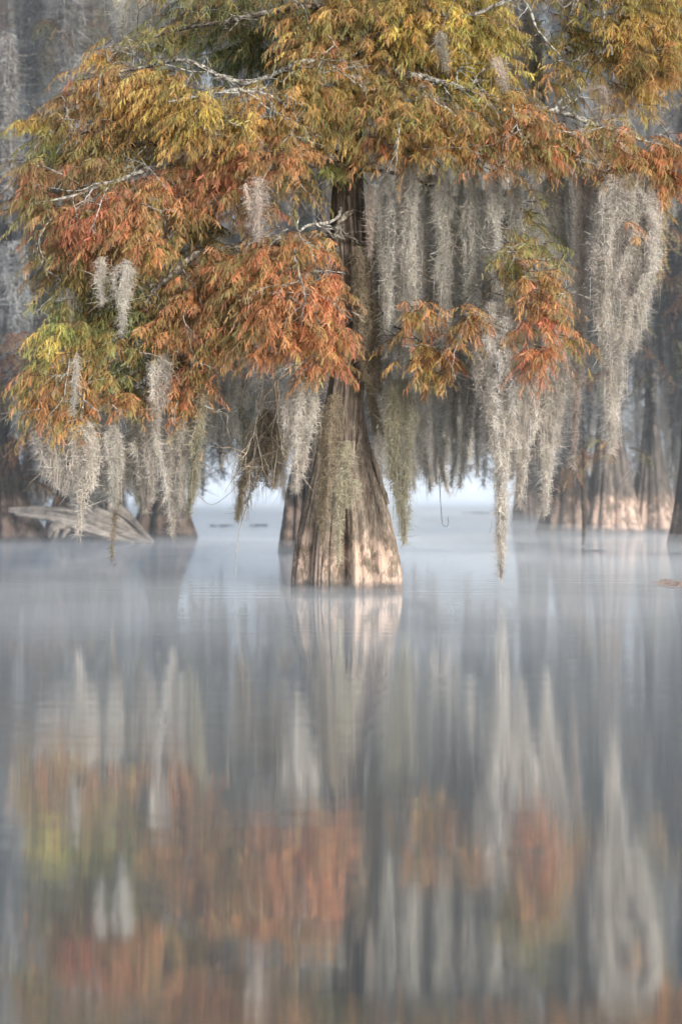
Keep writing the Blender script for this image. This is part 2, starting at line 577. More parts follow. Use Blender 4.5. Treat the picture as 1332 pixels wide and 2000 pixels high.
def moss(label, spines, Y=Y0, colkey='grey', group='moss plumes on the foreground cypress', **kw):
    mb = MB()
    if group.startswith('moss plumes'):
        kw.setdefault('cover', 2.5)
        kw['cover'] *= 1.15
        spines = [[(x, y, w * 1.22 if w > 6 else w) for x, y, w in sp] for sp in spines]
    for sp in spines:
        ck = colkey
        y = Y
        if isinstance(sp, tuple) and isinstance(sp[0], (str, float)):
            y = sp[0]
            sp = sp[1]
        plume_spine(mb, sp, y, ck, **kw)
    x, yy, _ = spines[0][0] if not isinstance(spines[0], tuple) else spines[0][1][0]
    o = mb.build('spanish_moss', M_MOSS, origin=at(x, yy, Y))
    tag(o, label, 'moss', group)
    MOSS_N[0] += 1
    return o


# ------------------------------------------------------------------ trunks
def trunk_mesh(mb, prof, Y, grooves, amp=0.16, fine=0.035, base=None, segs=220, rings=200, seed=0, tint=None, deep=0.9, low=0.25):
    """prof: (py, xl, xr) rows from the water up, in photograph pixels at distance Y."""
    prof = sorted(prof, key=lambda p: -p[0])
    py = np.array([p[0] for p in prof], float)
    cx = np.array([(p[1] + p[2]) / 2 for p in prof], float)
    hw = np.array([(p[2] - p[1]) / 2 for p in prof], float)
    z = H + (HZ - py) * Y / F
    x = (cx - 666) * Y / F
    r = hw * Y / F
    zz = np.linspace(-low, z[-1], rings)
    xx = np.interp(zz, z, x)
    rr = np.interp(zz, z, r)
    ker = np.ones(7) / 7
    xx = np.convolve(np.pad(xx, 3, 'edge'), ker, 'valid')
    rr = np.convolve(np.pad(rr, 3, 'edge'), ker, 'valid')
    th = np.linspace(0, 2 * PI, segs, endpoint=False)
    hgt = z[-1]
    flare = np.clip((rr - rr[rings // 2]) / (rr[0] - rr[rings // 2] + 1e-6), 0, 1) ** 0.6
    tw = 0.25 * vnoise(zz * 0.5, seed, 0)[:, None]
    T = th[None] + tw * 0.5
    f = np.zeros((rings, segs))
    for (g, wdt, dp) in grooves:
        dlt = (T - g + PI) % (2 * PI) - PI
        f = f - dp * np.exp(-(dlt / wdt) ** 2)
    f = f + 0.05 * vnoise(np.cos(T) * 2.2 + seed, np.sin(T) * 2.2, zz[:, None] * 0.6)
    R = rr[:, None] * (1 + f * (0.15 + 0.85 * flare[:, None]))
    # stringy ridges following the flare
    a = vnoise(np.cos(T) * 13 + seed, np.sin(T) * 13, zz[:, None] * 0.7) + 0.6 * vnoise(np.cos(T) * 29, np.sin(T) * 29 + seed, zz[:, None] * 1.3)
    R = R + np.maximum(rr[:, None], 0.25) * fine * a
    v = np.stack([xx[:, None] + R * np.cos(T), Y + deep * R * np.sin(T), zz[:, None] + 0 * R], -1)
    i = np.arange(rings - 1)[:, None] * segs
    j = np.arange(segs)[None]
    k = (j + 1) % segs
    q = np.stack([i + j, i + k, i + segs + k, i + segs + j], -1)
    c = np.ones((rings, segs, 3))
    if tint is not None:
        c = c * tint(T, zz[:, None] + 0 * T)[..., None]
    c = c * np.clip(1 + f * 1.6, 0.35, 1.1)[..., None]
    mb.add(v.reshape(-1, 3), q.reshape(-1, 4), None, c.reshape(-1, 3))


def smooth_path(pts, n):
    pts = np.asarray(pts, float)
    s = np.concatenate([[0], np.cumsum(np.linalg.norm(np.diff(pts, axis=0), axis=1))])
    u = np.linspace(0, s[-1], n)
    # Catmull-Rom
    P = np.vstack([2 * pts[0] - pts[1], pts, 2 * pts[-1] - pts[-2]])
    out = []
    for x in u:
        i = min(np.searchsorted(s, x, 'right') - 1, len(pts) - 2)
        t = (x - s[i]) / (s[i + 1] - s[i] + 1e-9)
        p0, p1, p2, p3 = P[i:i + 4]
        out.append(0.5 * ((2 * p1) + (-p0 + p2) * t + (2 * p0 - 5 * p1 + 4 * p2 - p3) * t * t + (-p0 + 3 * p1 - 3 * p2 + p3) * t ** 3))
    return np.array(out)


def limb(mb, pix, r0, r1, n=None, sides=9, wig=0.02, seed=None):
    """pix: (px, py, Y) points"""
    p = np.array([at(*q) for q in pix])
    L = np.linalg.norm(np.diff(p, axis=0), axis=1).sum()
    n = n or max(6, int(L / 0.07))
    P = smooth_path(p, n)
    sd = rng.random() * 50 if seed is None else seed
    u = np.linspace(0, L, n)
    P[:, 0] += wig * vnoise(u * 3, sd, 0)
    P[:, 2] += wig * vnoise(u * 3, sd, 8)
    rr = np.linspace(r0, r1, n) * (1 + 0.18 * vnoise(u * 6, sd, 3))
    mb.tube(P, rr, sides, wob=0.25, seed=sd, col=(1, 1, 1))
    return P


def bare(mb, p, d, L, r, depth=3, droop=0.1, spread=0.75, kids=3):
    """recursive leafless twig"""
    n = 7
    P = [np.array(p, float)]
    d = np.array(d, float)
    d /= np.linalg.norm(d)
    for i in range(n):
        d = d + rng.normal(size=3) * [0.17, 0.12, 0.17] + [0, 0, -droop]
        d /= np.linalg.norm(d)
        P.append(P[-1] + d * L / n)
    P = np.array(P)
    mb.tube(P, np.linspace(r, r * 0.45, n + 1), 5, col=(1, 1, 1))
    if depth > 0:
        for k in range(kids):
            i = rng.integers(2, n + 1)
            dd = (P[i] - P[i - 1])
            dd /= np.linalg.norm(dd)
            dd = dd + rng.normal(size=3) * [spread, spread * 0.5, spread]
            bare(mb, P[i], dd, L * (0.5 + 0.25 * rng.random()), r * 0.55, depth - 1, droop, spread, kids)


# ================================================================== MAIN CYPRESS
base = at(677, 1150, Y0)
tree = empty('cypress_tree', (base[0], Y0, 0), 'large cypress standing alone in the water with fluted flaring base and orange crown', 'tree')
R0 = 110.0


def ang(px):
    return -math.acos(max(-0.999, min(0.999, (px - 677) / R0)))


grooves = [(ang(594), 0.10, 0.17), (ang(607), 0.05, 0.14), (ang(670), 0.12, 0.34), (ang(737), 0.09, 0.16), (ang(764), 0.06, 0.1), (ang(640), 0.04, 0.04),
           (ang(706), 0.05, 0.05), (0.5, 0.15, 0.2), (1.3, 0.12, 0.2), (2.1, 0.14, 0.22), (2.8, 0.1, 0.15)]
mb = MB()
prof = [(1150, 567, 787), (1120, 568, 786), (1090, 572, 782), (1050, 580, 774), (1010, 590, 764), (970, 600, 750), (930, 610, 735), (890, 618, 723),
        (850, 626, 713), (800, 634, 708), (750, 643, 712), (700, 650, 726), (640, 654, 732), (580, 654, 728), (500, 648, 722), (420, 645, 714),
        (360, 650, 710), (300, 662, 710), (220, 672, 706), (120, 678, 704), (0, 684, 702), (-150, 688, 700)]


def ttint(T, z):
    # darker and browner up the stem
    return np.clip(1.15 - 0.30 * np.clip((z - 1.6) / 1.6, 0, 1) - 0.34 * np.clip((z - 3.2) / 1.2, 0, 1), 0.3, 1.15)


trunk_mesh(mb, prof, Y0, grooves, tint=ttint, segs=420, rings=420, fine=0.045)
mb.build('trunk', M_BARK, tree, origin=(base[0], Y0, 0), smooth=True)
# stringy bark ropes running up the stem and fused into it
mb = MB()
ROPES = [[(700, 880), (704, 800), (706, 700), (716, 600), (712, 480)], [(690, 900), (694, 800), (700, 690), (704, 560), (700, 430)],
         [(640, 900), (648, 800), (662, 700), (672, 560), (664, 430)], [(724, 900), (712, 820), (704, 740), (716, 640), (720, 560)],
         [(755, 985), (738, 930), (718, 860), (704, 780), (700, 700)], [(668, 860), (676, 760), (684, 640), (688, 500), (682, 380)]]
for i, rp in enumerate(ROPES):
    P = []
    for x, y in rp:
        row = sorted(prof, key=lambda p: abs(p[0] - y))[0]
        c0, h0 = (row[1] + row[2]) / 2, (row[2] - row[1]) / 2
        u = max(-0.97, min(0.97, (x - c0) / h0))
        P.append((x, y, Y0 - 0.9 * math.sqrt(1 - u * u) * h0 * Y0 / F * 0.98))
    limb(mb, P, 0.045, 0.03, sides=8, wig=0.03)
mb.build('bark_strand', M_BARK, tree, origin=(base[0], Y0, 0), smooth=True)

# limbs (px, py, depth offset)
o_ = Y0
LIMBS = [
    # big right limb with lichen
    ([(700, 250, 0), (722, 190, -.5), (750, 142, -.9), (830, 152, -1.15), (882, 166, -1.35), (940, 180, -1.2), (1000, 206, -1.25), (1060, 212, -1.4), (1155, 238, -1.6), (1240, 268, -1.2), (1345, 303, -1.2)], .075, .022, M_LICHEN),
    # top left limb
    ([(684, 180, 0), (650, 132, -.8), (590, 120, -1.2), (520, 150, -1.0), (455, 158, -1.2), (370, 120, -1.75), (300, 128, -1.4), (190, 150, -1.1)], .06, .016, M_LICHEN),
    ([(682, 240, 0), (600, 215, -1), (490, 176, -1.7), (420, 182, -1.9), (330, 200, -2)], .06, .014, M_LICHEN),
    # middle left limb
    ([(676, 330, 0), (560, 300, -.7), (400, 290, -1.2), (300, 325, -1.5), (230, 350, -1.8), (150, 380, -1.9), (60, 400, -1.9)], .085, .014, M_LICHEN),
    ([(664, 300, 0), (480, 270, -.4), (235, 285, -1), (150, 265, -1.3), (60, 232, -1.4)], .06, .01, M_LIMB),
    # lower left limb
    ([(664, 460, 0), (540, 470, -.3), (405, 490, -1.1), (368, 506, -1.3), (318, 552, -1.4), (250, 600, -1.0), (150, 640, -.8), (80, 670, -1.0)], .08, .012, M_LIMB),
    # drooping front limb carrying the orange bough
    ([(672, 400, 0), (650, 430, -1), (600, 440, -1.7), (575, 470, -2), (580, 520, -2.2), (600, 580, -2.3), (640, 660, -2.2)], .03, .01, M_LICHEN),
    ([(656, 500, -.25), (660, 440, -.45), (690, 408, -.3)], .05, .045, M_LIMB),
    # lower left second bough
    ([(662, 560, 0), (560, 590, -.6), (420, 620, -.9), (350, 700, -1), (350, 790, -1)], .05, .012, M_LIMB),
    # right lower bough
    ([(712, 330, 0), (800, 345, .3), (880, 380, .2), (905, 430, 0), (945, 430, -.6), (1000, 480, -1), (1060, 540, -1.2), (1110, 640, -1.3)], .034, .01, M_LIMB),
    ([(716, 580, 0), (736, 594, -.3), (762, 632, -.5), (800, 650, -.7), (850, 690, -.8)], .022, .008, M_DARKWIG),
    ([(1000, 480, -1), (960, 560, -1.2), (920, 620, -1.3)], .025, .01, M_LIMB),
    # top
    ([(690, 60, 0), (800, 20, -.8), (900, 30, -1.2), (1015, 0, -1.3), (1050, 60, -1.3), (1092, 104, -1.3)], .06, .012, M_LICHEN),
    ([(692, -20, 0), (900, -60, -.6), (1150, -10, -1), (1180, 60, -1.1), (1196, 108, -1.1)], .06, .014, M_LICHEN),
    ([(692, 0, 0), (800, 60, 0), (1000, 60, 0.6), (1150, 110, 0.6), (1320, 120, .4)], .06, .014, M_LIMB),
    ([(690, 40, 0), (600, 10, -.6), (450, 40, -.4), (340, 60, .2), (240, 90, .3)], .06, .012, M_LIMB),
]
for pts, r0, r1, mt in LIMBS:
    mb = MB()
    P = limb(mb, [(x, y, Y0 + dy) for x, y, dy in pts], r0, r1)
    # side shoots
    for k in range(int(len(P) / 7)):
        i = rng.integers(len(P) // 4, len(P) - 1)
        dd = rng.normal(size=3) * [0.8, 0.5, 0.35] + [0, -0.3, -0.1]
        bare(mb, P[i], dd, 0.35 + 0.3 * rng.random(), r1 * 0.9 + 0.002, 1, 0.02, 0.7, 3)
    o = mb.build('limb', mt, tree, origin=(base[0], Y0, 0), smooth=True)

# foliage masses: px, py, rx, ry, depth off, keys, density scale, outward
FOL = [
    # top row
    ('olive brown foliage at the upper left', [(275, 92, 75, 28, .2, ('olive', 'brown'), .8, -1), (330, 60, 60, 30, .4, ('olive',), .7, -1), (420, 40, 90, 60, .6, ('dkgreen', 'olive'), 1, -1), (480, 95, 100, 55, .4, ('dkgreen',), 1.1, -1), (520, 20, 70, 45, .0, ('dkgreen', 'olive'), 1, 0), (430, -40, 160, 50, .2, ('olive',), .9, 0), (560, 110, 60, 60, .5, ('dkgreen',), 1.2, 0)]),
    ('gold foliage at the top centre', [(620, 40, 85, 60, -.7, ('gold', 'olive', 'ochre'), 1, 0), (700, 60, 90, 75, -1.0, ('gold', 'olive', 'ochre'), 1, 0), (620, 105, 80, 40, -1.0, ('ochre', 'gold', 'rust'), 1, -1), (700, -40, 160, 50, -.6, ('gold', 'olive'), 1, 0), (800, 30, 80, 60, -1, ('gold', 'yellow'), 1, 0)]),
    ('yellow green foliage right of the top centre', [(860, 80, 90, 75, -1, ('yellow', 'gold'), 1.1, 1), (930, 60, 80, 80, -1.1, ('yellow',), 1.1, 1), (960, 150, 45, 45, -1.1, ('yellow',), 1, 1), (900, -30, 130, 50, -.8, ('yellow', 'olive'), 1, 1), (880, 175, 70, 28, -1.2, ('yellow', 'green'), 1, 1)]),
    ('gold foliage in the top right corner', [(1250, 50, 90, 70, -1, ('gold', 'yellow'), 1.1, 1), (1285, 130, 60, 55, -1.1, ('gold', 'ochre'), 1.1, 1), (1190, 120, 60, 70, -.7, ('yellow', 'gold', 'ochre'), .8, 1), (1130, 60, 45, 60, -.4, ('olive', 'yellow'), .8, 1), (1200, -30, 160, 45, -.8, ('gold', 'olive'), 1, 1), (1070, 40, 40, 50, 0, ('olive', 'gold'), .5, 1), (1110, 150, 40, 40, -.6, ('yellow', 'ochre'), .7, 1), (1370, 90, 60, 90, -.8, ('gold', 'yellow'), 1, 1), (1240, 190, 55, 40, -.6, ('gold',), .8, 1)]),
    # left upper
    ('gold and olive foliage of the upper left bough', [(190, 110, 35, 30, -1.2, ('gold',), .7, -1), (230, 160, 70, 40, -1.5, ('ochre', 'rust'), 1, -1), (310, 160, 75, 45, -1.6, ('gold', 'olive', 'ochre'), 1, -1), (150, 190, 50, 40, -1.3, ('brown', 'rust'), 1, -1), (230, 220, 90, 45, -1.4, ('ochre', 'gold', 'brown'), 1, -1), (340, 210, 70, 35, -1.7, ('gold', 'yellow'), 1, -1)]),
    ('bright golden foliage on the left of the trunk', [(410, 220, 85, 45, -2, ('gold', 'yellow'), 1.25, -1), (370, 250, 60, 35, -1.9, ('gold', 'ochre'), 1, -1), (460, 260, 45, 30, -1.9, ('gold',), 1, -1), (500, 200, 60, 40, -1.6, ('ochre', 'gold'), 1, -1), (570, 190, 60, 60, -1.3, ('gold', 'olive'), 1.1, 0), (540, 250, 50, 40, -1.5, ('gold', 'ochre'), 1, 0), (620, 170, 55, 60, -1.2, ('gold', 'olive', 'ochre'), 1.1, 0), (650, 235, 45, 50, -1, ('olive', 'gold'), 1, 0)]),
    ('yellow tipped foliage at the far left', [(60, 245, 50, 20, -1.4, ('yellow', 'olive'), 1.1, -1), (110, 235, 45, 25, -1.4, ('ochre', 'gold'), 1, -1), (90, 280, 40, 22, -1.2, ('green',), .9, -1), (170, 275, 60, 30, -1.2, ('olive', 'brown'), 1, -1), (260, 300, 80, 30, -1.2, ('olive', 'brown'), .9, -1)]),
    ('rust red foliage of the middle left bough', [(100, 340, 75, 35, -1.7, ('brown', 'rust'), 1, -1), (75, 385, 50, 25, -1.7, ('rust', 'olive'), 1, -1), (190, 340, 80, 35, -1.6, ('rust', 'brown'), 1, -1), (130, 420, 80, 35, -1.7, ('rust', 'olive', 'brown'), 1, -1), (220, 410, 70, 45, -2, ('red',), 1.3, -1), (180, 450, 60, 40, -1.9, ('red', 'rust'), 1, -1), (270, 440, 50, 50, -2, ('red', 'orange'), 1, -1), (310, 490, 40, 40, -1.8, ('orange', 'ochre'), 1, -1), (300, 370, 80, 40, -1.7, ('rust', 'orange'), 1, -1), (350, 410, 55, 45, -1.5, ('rust', 'brown'), .9, -1)]),
    ('orange foliage beside the upper trunk', [(420, 350, 80, 40, -1.5, ('rust', 'orange'), 1, -1), (500, 310, 70, 40, -1.7, ('rust', 'orange', 'brown'), 1.1, -1), (560, 300, 40, 40, -1.8, ('orange',), 1.2, 0), (480, 390, 60, 40, -1.2, ('brown', 'rust'), .8, 0), (590, 360, 40, 40, -.6, ('olive', 'brown'), .6, 0), (610, 300, 30, 40, -.6, ('gold', 'olive'), .8, 0)]),
    ('brown foliage low on the left bough', [(110, 500, 55, 30, -1.3, ('brown', 'ochre'), 1, -1), (130, 550, 60, 40, -1.1, ('brown', 'olive'), 1.2, -1), (170, 500, 70, 35, -1.4, ('brown', 'rust'), 1.1, -1), (220, 540, 60, 35, -1.1, ('olive', 'dkgreen'), 1, -1), (400, 450, 50, 40, -.6, ('dkgreen', 'brown'), .7, 0), (420, 560, 70, 50, -.8, ('brown', 'orange'), .9, 0)]),
    # centre orange mass
    ('bright orange drooping bough in front of the trunk', [(520, 500, 75, 40, -2, ('orange', 'brown'), 1.1, -1), (610, 490, 50, 35, -2.1, ('orange', 'ochre'), 1.1, 0), (480, 560, 70, 50, -1.9, ('orange', 'brown', 'rust'), 1, -1), (560, 580, 75, 55, -2.2, ('orange',), 1.2, 0), (630, 570, 45, 50, -2.2, ('orange', 'red'), 1.1, 0), (640, 640, 48, 50, -2.2, ('orange', 'red'), 1.2, 1), (570, 650, 70, 40, -2.1, ('orange',), 1.1, 0), (655, 700, 26, 36, -2.1, ('orange', 'red'), 1, 1), (610, 720, 35, 28, -2, ('orange',), .9, 0), (480, 640, 60, 40, -1.8, ('orange', 'brown'), .9, -1), (510, 690, 40, 25, -1.8, ('orange', 'rust'), .7, -1)]),
    ('orange brown foliage left of the hanging bough', [(370, 600, 66, 50, -1.3, ('orange', 'brown'), 1.3, -1), (400, 660, 52, 48, -1.3, ('orange', 'rust'), 1.3, 0), (330, 650, 60, 42, -1.3, ('ochre', 'orange'), 1.2, 0), (370, 735, 42, 52, -1.2, ('orange', 'rust'), 1.2, 0), (440, 520, 60, 45, -1.4, ('brown', 'orange'), 1.1, 0), (300, 560, 55, 35, -1.1, ('olive', 'brown'), 1, 0), (355, 790, 32, 35, -1.1, ('orange', 'ochre'), .8, 0), (320, 760, 30, 35, -1, ('brown', 'orange'), .8, -1)]),
    ('yellow green foliage at the lower left', [(120, 600, 40, 25, -1.2, ('green',), 1, -1), (125, 650, 60, 32, -1.6, ('green', 'yellow'), 1.2, -1), (90, 690, 50, 30, -1.5, ('green', 'yellow'), 1, -1), (230, 630, 75, 50, -.9, ('dkgreen', 'green'), 1.1, -1), (280, 700, 60, 40, -.8, ('dkgreen', 'olive'), 1, -1), (55, 780, 26, 45, -1.3, ('green', 'yellow'), 1, -1), (190, 680, 60, 35, -1.3, ('olive', 'ochre'), 1, -1)]),
    ('orange and ochre foliage at the lower left', [(100, 740, 55, 35, -1.5, ('ochre', 'orange'), 1, -1), (90, 800, 45, 35, -1.5, ('ochre', 'orange', 'olive'), 1, -1), (170, 740, 60, 35, -1.4, ('olive', 'ochre'), 1, -1), (200, 780, 45, 28, -1.4, ('orange', 'ochre'), .9, 0), (140, 830, 30, 24, -1.5, ('gold', 'orange'), .9, 0), (250, 790, 35, 30, -1.3, ('ochre', 'orange'), .8, 0), (160, 805, 40, 20, -1.3, ('orange',), .8, 0)]),
    # right limb band
    ('gold and orange foliage along the great right limb', [(740, 200, 70, 55, -1.2, ('gold', 'olive', 'ochre'), 1.1, 0), (740, 275, 45, 45, -1, ('orange', 'ochre'), .9, 0), (820, 220, 75, 55, -1.4, ('gold', 'olive', 'ochre'), 1.1, 1), (860, 285, 70, 38, -1.3, ('gold', 'ochre'), 1, 1), (920, 230, 70, 55, -1.6, ('olive', 'gold', 'ochre'), 1.1, 1), (960, 290, 60, 40, -1.5, ('ochre', 'orange', 'olive'), 1, 1), (1020, 250, 65, 45, -1.7, ('ochre', 'orange'), 1.1, 1), (1060, 300, 55, 35, -1.6, ('orange', 'olive', 'ochre'), 1, 1), (1110, 265, 60, 40, -1.6, ('orange', 'ochre'), 1, 1), (1160, 300, 40, 35, -1.6, ('orange',), .9, 1), (780, 150, 60, 40, -.9, ('gold', 'ochre'), 1, 0), (1010, 190, 50, 22, -1.4, ('gold', 'ochre'), .7, 1)]),
    ('orange foliage at the end of the right limb', [(1200, 275, 60, 40, -1.7, ('ochre', 'olive', 'orange'), 1.1, 1), (1250, 310, 60, 45, -1.7, ('orange', 'ochre'), 1.1, 1), (1310, 300, 50, 45, -1.7, ('orange', 'rust'), 1.1, 1), (1300, 360, 45, 30, -1.6, ('orange',), .9, 1), (1210, 330, 40, 25, -1.6, ('orange',), .8, 0), (1370, 320, 50, 50, -1.6, ('orange', 'rust'), 1, 1), (1290, 400, 16, 35, -1.5, ('gold', 'orange'), .6, 0)]),
    ('dark olive foliage against the upper trunk', [(650, 340, 28, 30, -.5, ('green', 'olive'), .9, 0), (700, 310, 22, 35, -.5, ('gold', 'olive'), .7, 0), (690, 180, 40, 40, -.8, ('gold', 'olive'), 1, 0), (820, 320, 40, 30, -.6, ('olive', 'gold'), .6, 0)]),
    ('ochre and orange bough low on the right', [(1030, 490, 68, 34, -1.8, ('olive', 'ochre', 'green'), 1, 1), (1040, 420, 30, 45, -.9, ('olive', 'green'), .5, 1), (1050, 560, 52, 42, -2.1, ('orange', 'ochre'), 1, 1), (1072, 620, 48, 42, -2.2, ('orange', 'red'), 1, 1), (1050, 690, 45, 38, -2.2, ('orange', 'red'), .75, 0), (1120, 665, 28, 22, -2.0, ('ochre', 'orange'), .8, 1), (1000, 640, 30, 30, -2.1, ('orange',), .5, 0), (990, 530, 40, 30, -1, ('olive', 'ochre'), .8, 0), (1000, 620, 30, 25, -1.3, ('orange', 'ochre'), .45, 0), (1240, 470, 16, 20, -1.9, ('gold',), .35, 0), (1220, 430, 14, 18, -2.0, ('orange', 'ochre'), .35, 0)]),
    ('dim inner foliage behind the left boughs', [(90, 330, 80, 40, -.6, ('brown', 'rust'), .7, -1), (280, 200, 120, 60, -.4, ('olive', 'brown'), .7, -1), (420, 330, 90, 50, -.6, ('rust', 'brown'), .7, 0), (250, 500, 90, 40, -.6, ('brown', 'ochre'), .7, 0), (330, 690, 60, 70, -.5, ('ochre', 'brown'), .7, 0), (150, 300, 90, 60, .2, ('brown', 'olive'), .55, -1), (300, 260, 130, 80, .3, ('brown', 'olive'), .6, -1), (200, 440, 130, 80, .1, ('brown', 'rust'), .6, -1), (360, 400, 120, 80, .3, ('brown', 'rust'), .6, -1), (480, 300, 120, 90, .3, ('brown', 'olive'), .6, 0), (180, 600, 90, 60, -.1, ('olive', 'brown'), .6, -1), (300, 600, 100, 70, .1, ('dkgreen', 'brown'), .6, 0), (420, 560, 100, 90, .1, ('brown', 'orange'), .6, 0), (170, 740, 100, 60, -.4, ('olive', 'brown'), .6, 0), (300, 740, 60, 60, -.2, ('brown', 'olive'), .6, 0), (540, 520, 90, 80, -.6, ('brown', 'rust'), .7, 0), (590, 640, 70, 70, -1, ('rust', 'brown'), .7, 0)]),
    ('dim inner foliage behind the top and the right limb', [(640, 60, 120, 90, .4, ('olive', 'brown'), .7, 0), (800, 100, 120, 90, .3, ('olive', 'brown'), .7, 0), (930, 120, 90, 90, .2, ('olive',), .7, 0), (820, 240, 90, 60, -.2, ('olive', 'brown'), .7, 0), (950, 260, 90, 50, -.5, ('brown', 'olive'), .7, 0), (1240, 80, 90, 90, 0, ('olive', 'brown'), .7, 1), (1120, 290, 90, 40, -.7, ('brown', 'ochre'), .7, 1), (1250, 330, 80, 50, -.7, ('brown', 'rust'), .7, 1)]),
    ('small orange sprig low on the right', [(925, 625, 34, 30, -2.1, ('orange', 'ochre'), 1.2, 0), (895, 665, 25, 20, -2, ('ochre', 'orange'), .8, 0)]),
    ('loose orange and olive sprigs right of the trunk', [(815, 615, 40, 32, -1.4, ('orange', 'ochre'), 1.1, 0), (785, 670, 28, 26, -.7, ('ochre', 'gold'), .7, 0), (828, 695, 46, 34, -1.4, ('olive', 'gold', 'orange'), 1.1, 0), (872, 690, 30, 26, -1.4, ('orange', 'red'), 1.1, 0), (850, 740, 36, 24, -1.4, ('orange', 'ochre'), .9, 0), (860, 640, 28, 22, -.8, ('rust', 'orange'), .5, 0)]),
]
S0 = Y0 / F
nfr = 0
for lab, cl in FOL:
    mb = MB()
    for (px, py, rx, ry, dy, keys, dn, ox) in cl:
        Y = Y0 + dy
        k = Y / F
        c = at(px, py, Y)
        small = min(rx, ry) < 30
        foliage(mb, c, (rx * k * 1.14, max(0.28, min(rx, 70) * k * 0.8), ry * k * 1.14), keys, dens=112 * dn, size=0.165,
                out=(0.55 * ox, -0.45, 0.0), tl=0.32 if small else 0.42, fr=20)
    o = mb.build('foliage', M_LEAF, tree, origin=(base[0], Y0, 0))
    o['label'] = lab
    if lab.startswith('dim'):
        continue
    for q in range(4):
        px, py, rx, ry, dy = cl[rng.integers(0, len(cl))][:5]
        mb = MB()
        p_ = at(px + rng.normal() * rx * .4, py - ry * .3 + rng.normal() * ry * .3, Y0 + dy - min(rx, 70) * S0 * .62)
        bare(mb, p_, (rng.normal(), -.2, -.25 + rng.normal() * .3), 0.35 + .35 * rng.random(), 0.010, 2, 0.03, 0.6, 3)
        mb.build('lichened_twig', M_LICHEN, tree, origin=(base[0], Y0, 0))

# dead branch tangle hanging on the left of the trunk
mb = MB()
for (px, py, dx) in [(540, 742, -.2), (536, 750, .15), (545, 760, -.05)]:
    bare(mb, at(px, py, Y0 - .7), (dx, -0.1, -1), 1.1, 0.02, 3, 0.05, 0.5, 3)
limb(mb, [(640, 640, Y0 - .2), (600, 700, Y0 - .5), (545, 742, Y0 - .7)], .03, .022)
limb(mb, [(545, 742, Y0 - .7), (538, 820, Y0 - .7), (540, 900, Y0 - .7), (528, 960, Y0 - .7)], .022, .008)
limb(mb, [(512, 760, Y0 - .7), (506, 800, Y0 - .75), (535, 860, Y0 - .75), (590, 930, Y0 - .9)], .013, .006)
limb(mb, [(540, 900, Y0 - .7), (580, 920, Y0 - .9), (625, 978, Y0 - 1)], .012, .005)
limb(mb, [(540, 880, Y0 - .7), (470, 920, Y0 - .8), (440, 960, Y0 - .8)], .012, .005)
mb.build('dead_branch', M_TWIG, tree, origin=(base[0], Y0, 0)).__setitem__('label', 'bare dead branch tangled with brown moss')
# bare pale twig network right of the trunk
mb = MB()
for (px, py, d) in [(740, 470, (.7, 0, -.5)), (760, 420, (.5, 0, -.8)), (850, 400, (-.3, 0, -1)), (800, 560, (.8, 0, .4)), (745, 540, (.6, 0, -.2)), (830, 590, (.5, 0, .5)), (870, 560, (-.6, -.1, .2)), (735, 420, (.6, -.1, .3))]:
    bare(mb, at(px, py, Y0 - .5), d, 0.9, 0.013, 2, 0.0, 0.65, 4)
limb(mb, [(718, 500, Y0 - .1), (740, 470, Y0), (800, 440, Y0 + .1), (880, 400, Y0)], .02, .01)
mb.build('dead_branch', M_TWIG, tree, origin=(base[0], Y0, 0)).__setitem__('label', 'network of thin pale leafless twigs')
for (px, py, d, L) in [(575, 500, (.3, -.1, -1), .7), (590, 545, (-.8, -.1, -.4), .6), (595, 560, (.8, -.1, -.4), .6), (585, 420, (-.3, -.1, -.8), .5), (320, 125, (.8, -.1, -.3), .7), (370, 118, (.9, 0, -.4), .7), (420, 180, (.9, -.1, .1), .7),
                       (650, 130, (.6, -.1, -.3), .5), (880, 160, (.9, -.1, -.3), .6), (1000, 202, (.5, -.1, -.9), .6), (230, 350, (-.9, -.2, -.3), .8), (210, 365, (-.5, -.2, -.6), .5), (780, 240, (.2, -.1, -.9), .5), (135, 700, (.1, -.3, -1), .8), (150, 760, (.4, -.3, -.8), .5)]:
    mb = MB()
    bare(mb, at(px, py, Y0 - 2.45 if px < 650 else Y0 - 1.9), d, L, 0.013, 2, 0.02, 0.55, 3)
    mb.build('lichened_twig', M_LICHEN, tree, origin=(base[0], Y0, 0))

# ================================================================== FOREGROUND MOSS
YF = Y0 - 1.2
moss('long narrow moss strand hanging under the right limb, ending halfway down', [[(1135, 300, 14), (1138, 420, 15), (1133, 560, 10), (1130, 700, 13), (1124, 800, 9), (1120, 915, 3)]], YF, 'pink')
moss('widest and brightest moss curtain at the right, hanging in three points', [
    [(1230, 340, 34), (1235, 420, 48), (1220, 520, 48), (1205, 600, 26), (1200, 700, 18), (1198, 800, 13), (1196, 885, 3)],
    [(1262, 340, 22), (1266, 430, 26), (1256, 540, 24), (1242, 620, 15), (1238, 684, 4)], [(1200, 350, 26), (1196, 460, 28), (1188, 560, 22), (1186, 600, 8)],
    [(1195, 340, 16), (1185, 460, 22), (1172, 560, 14), (1168, 640, 4)], [(1240, 380, 30), (1236, 470, 36), (1228, 560, 28)]], YF - .6, 'pale', cover=3.0)
moss('short grey moss beard just left of the long strand under the right limb', [[(1095, 335, 24), (1092, 400, 22), (1100, 460, 14), (1108, 508, 4)], [(1078, 340, 12), (1076, 420, 10), (1080, 470, 4)]], YF + .3, 'grey')
moss('short grey moss beard between the long strand and the wide right curtain', [[(1162, 330, 16), (1165, 400, 12), (1166, 474, 3)]], YF + .2, 'grey')
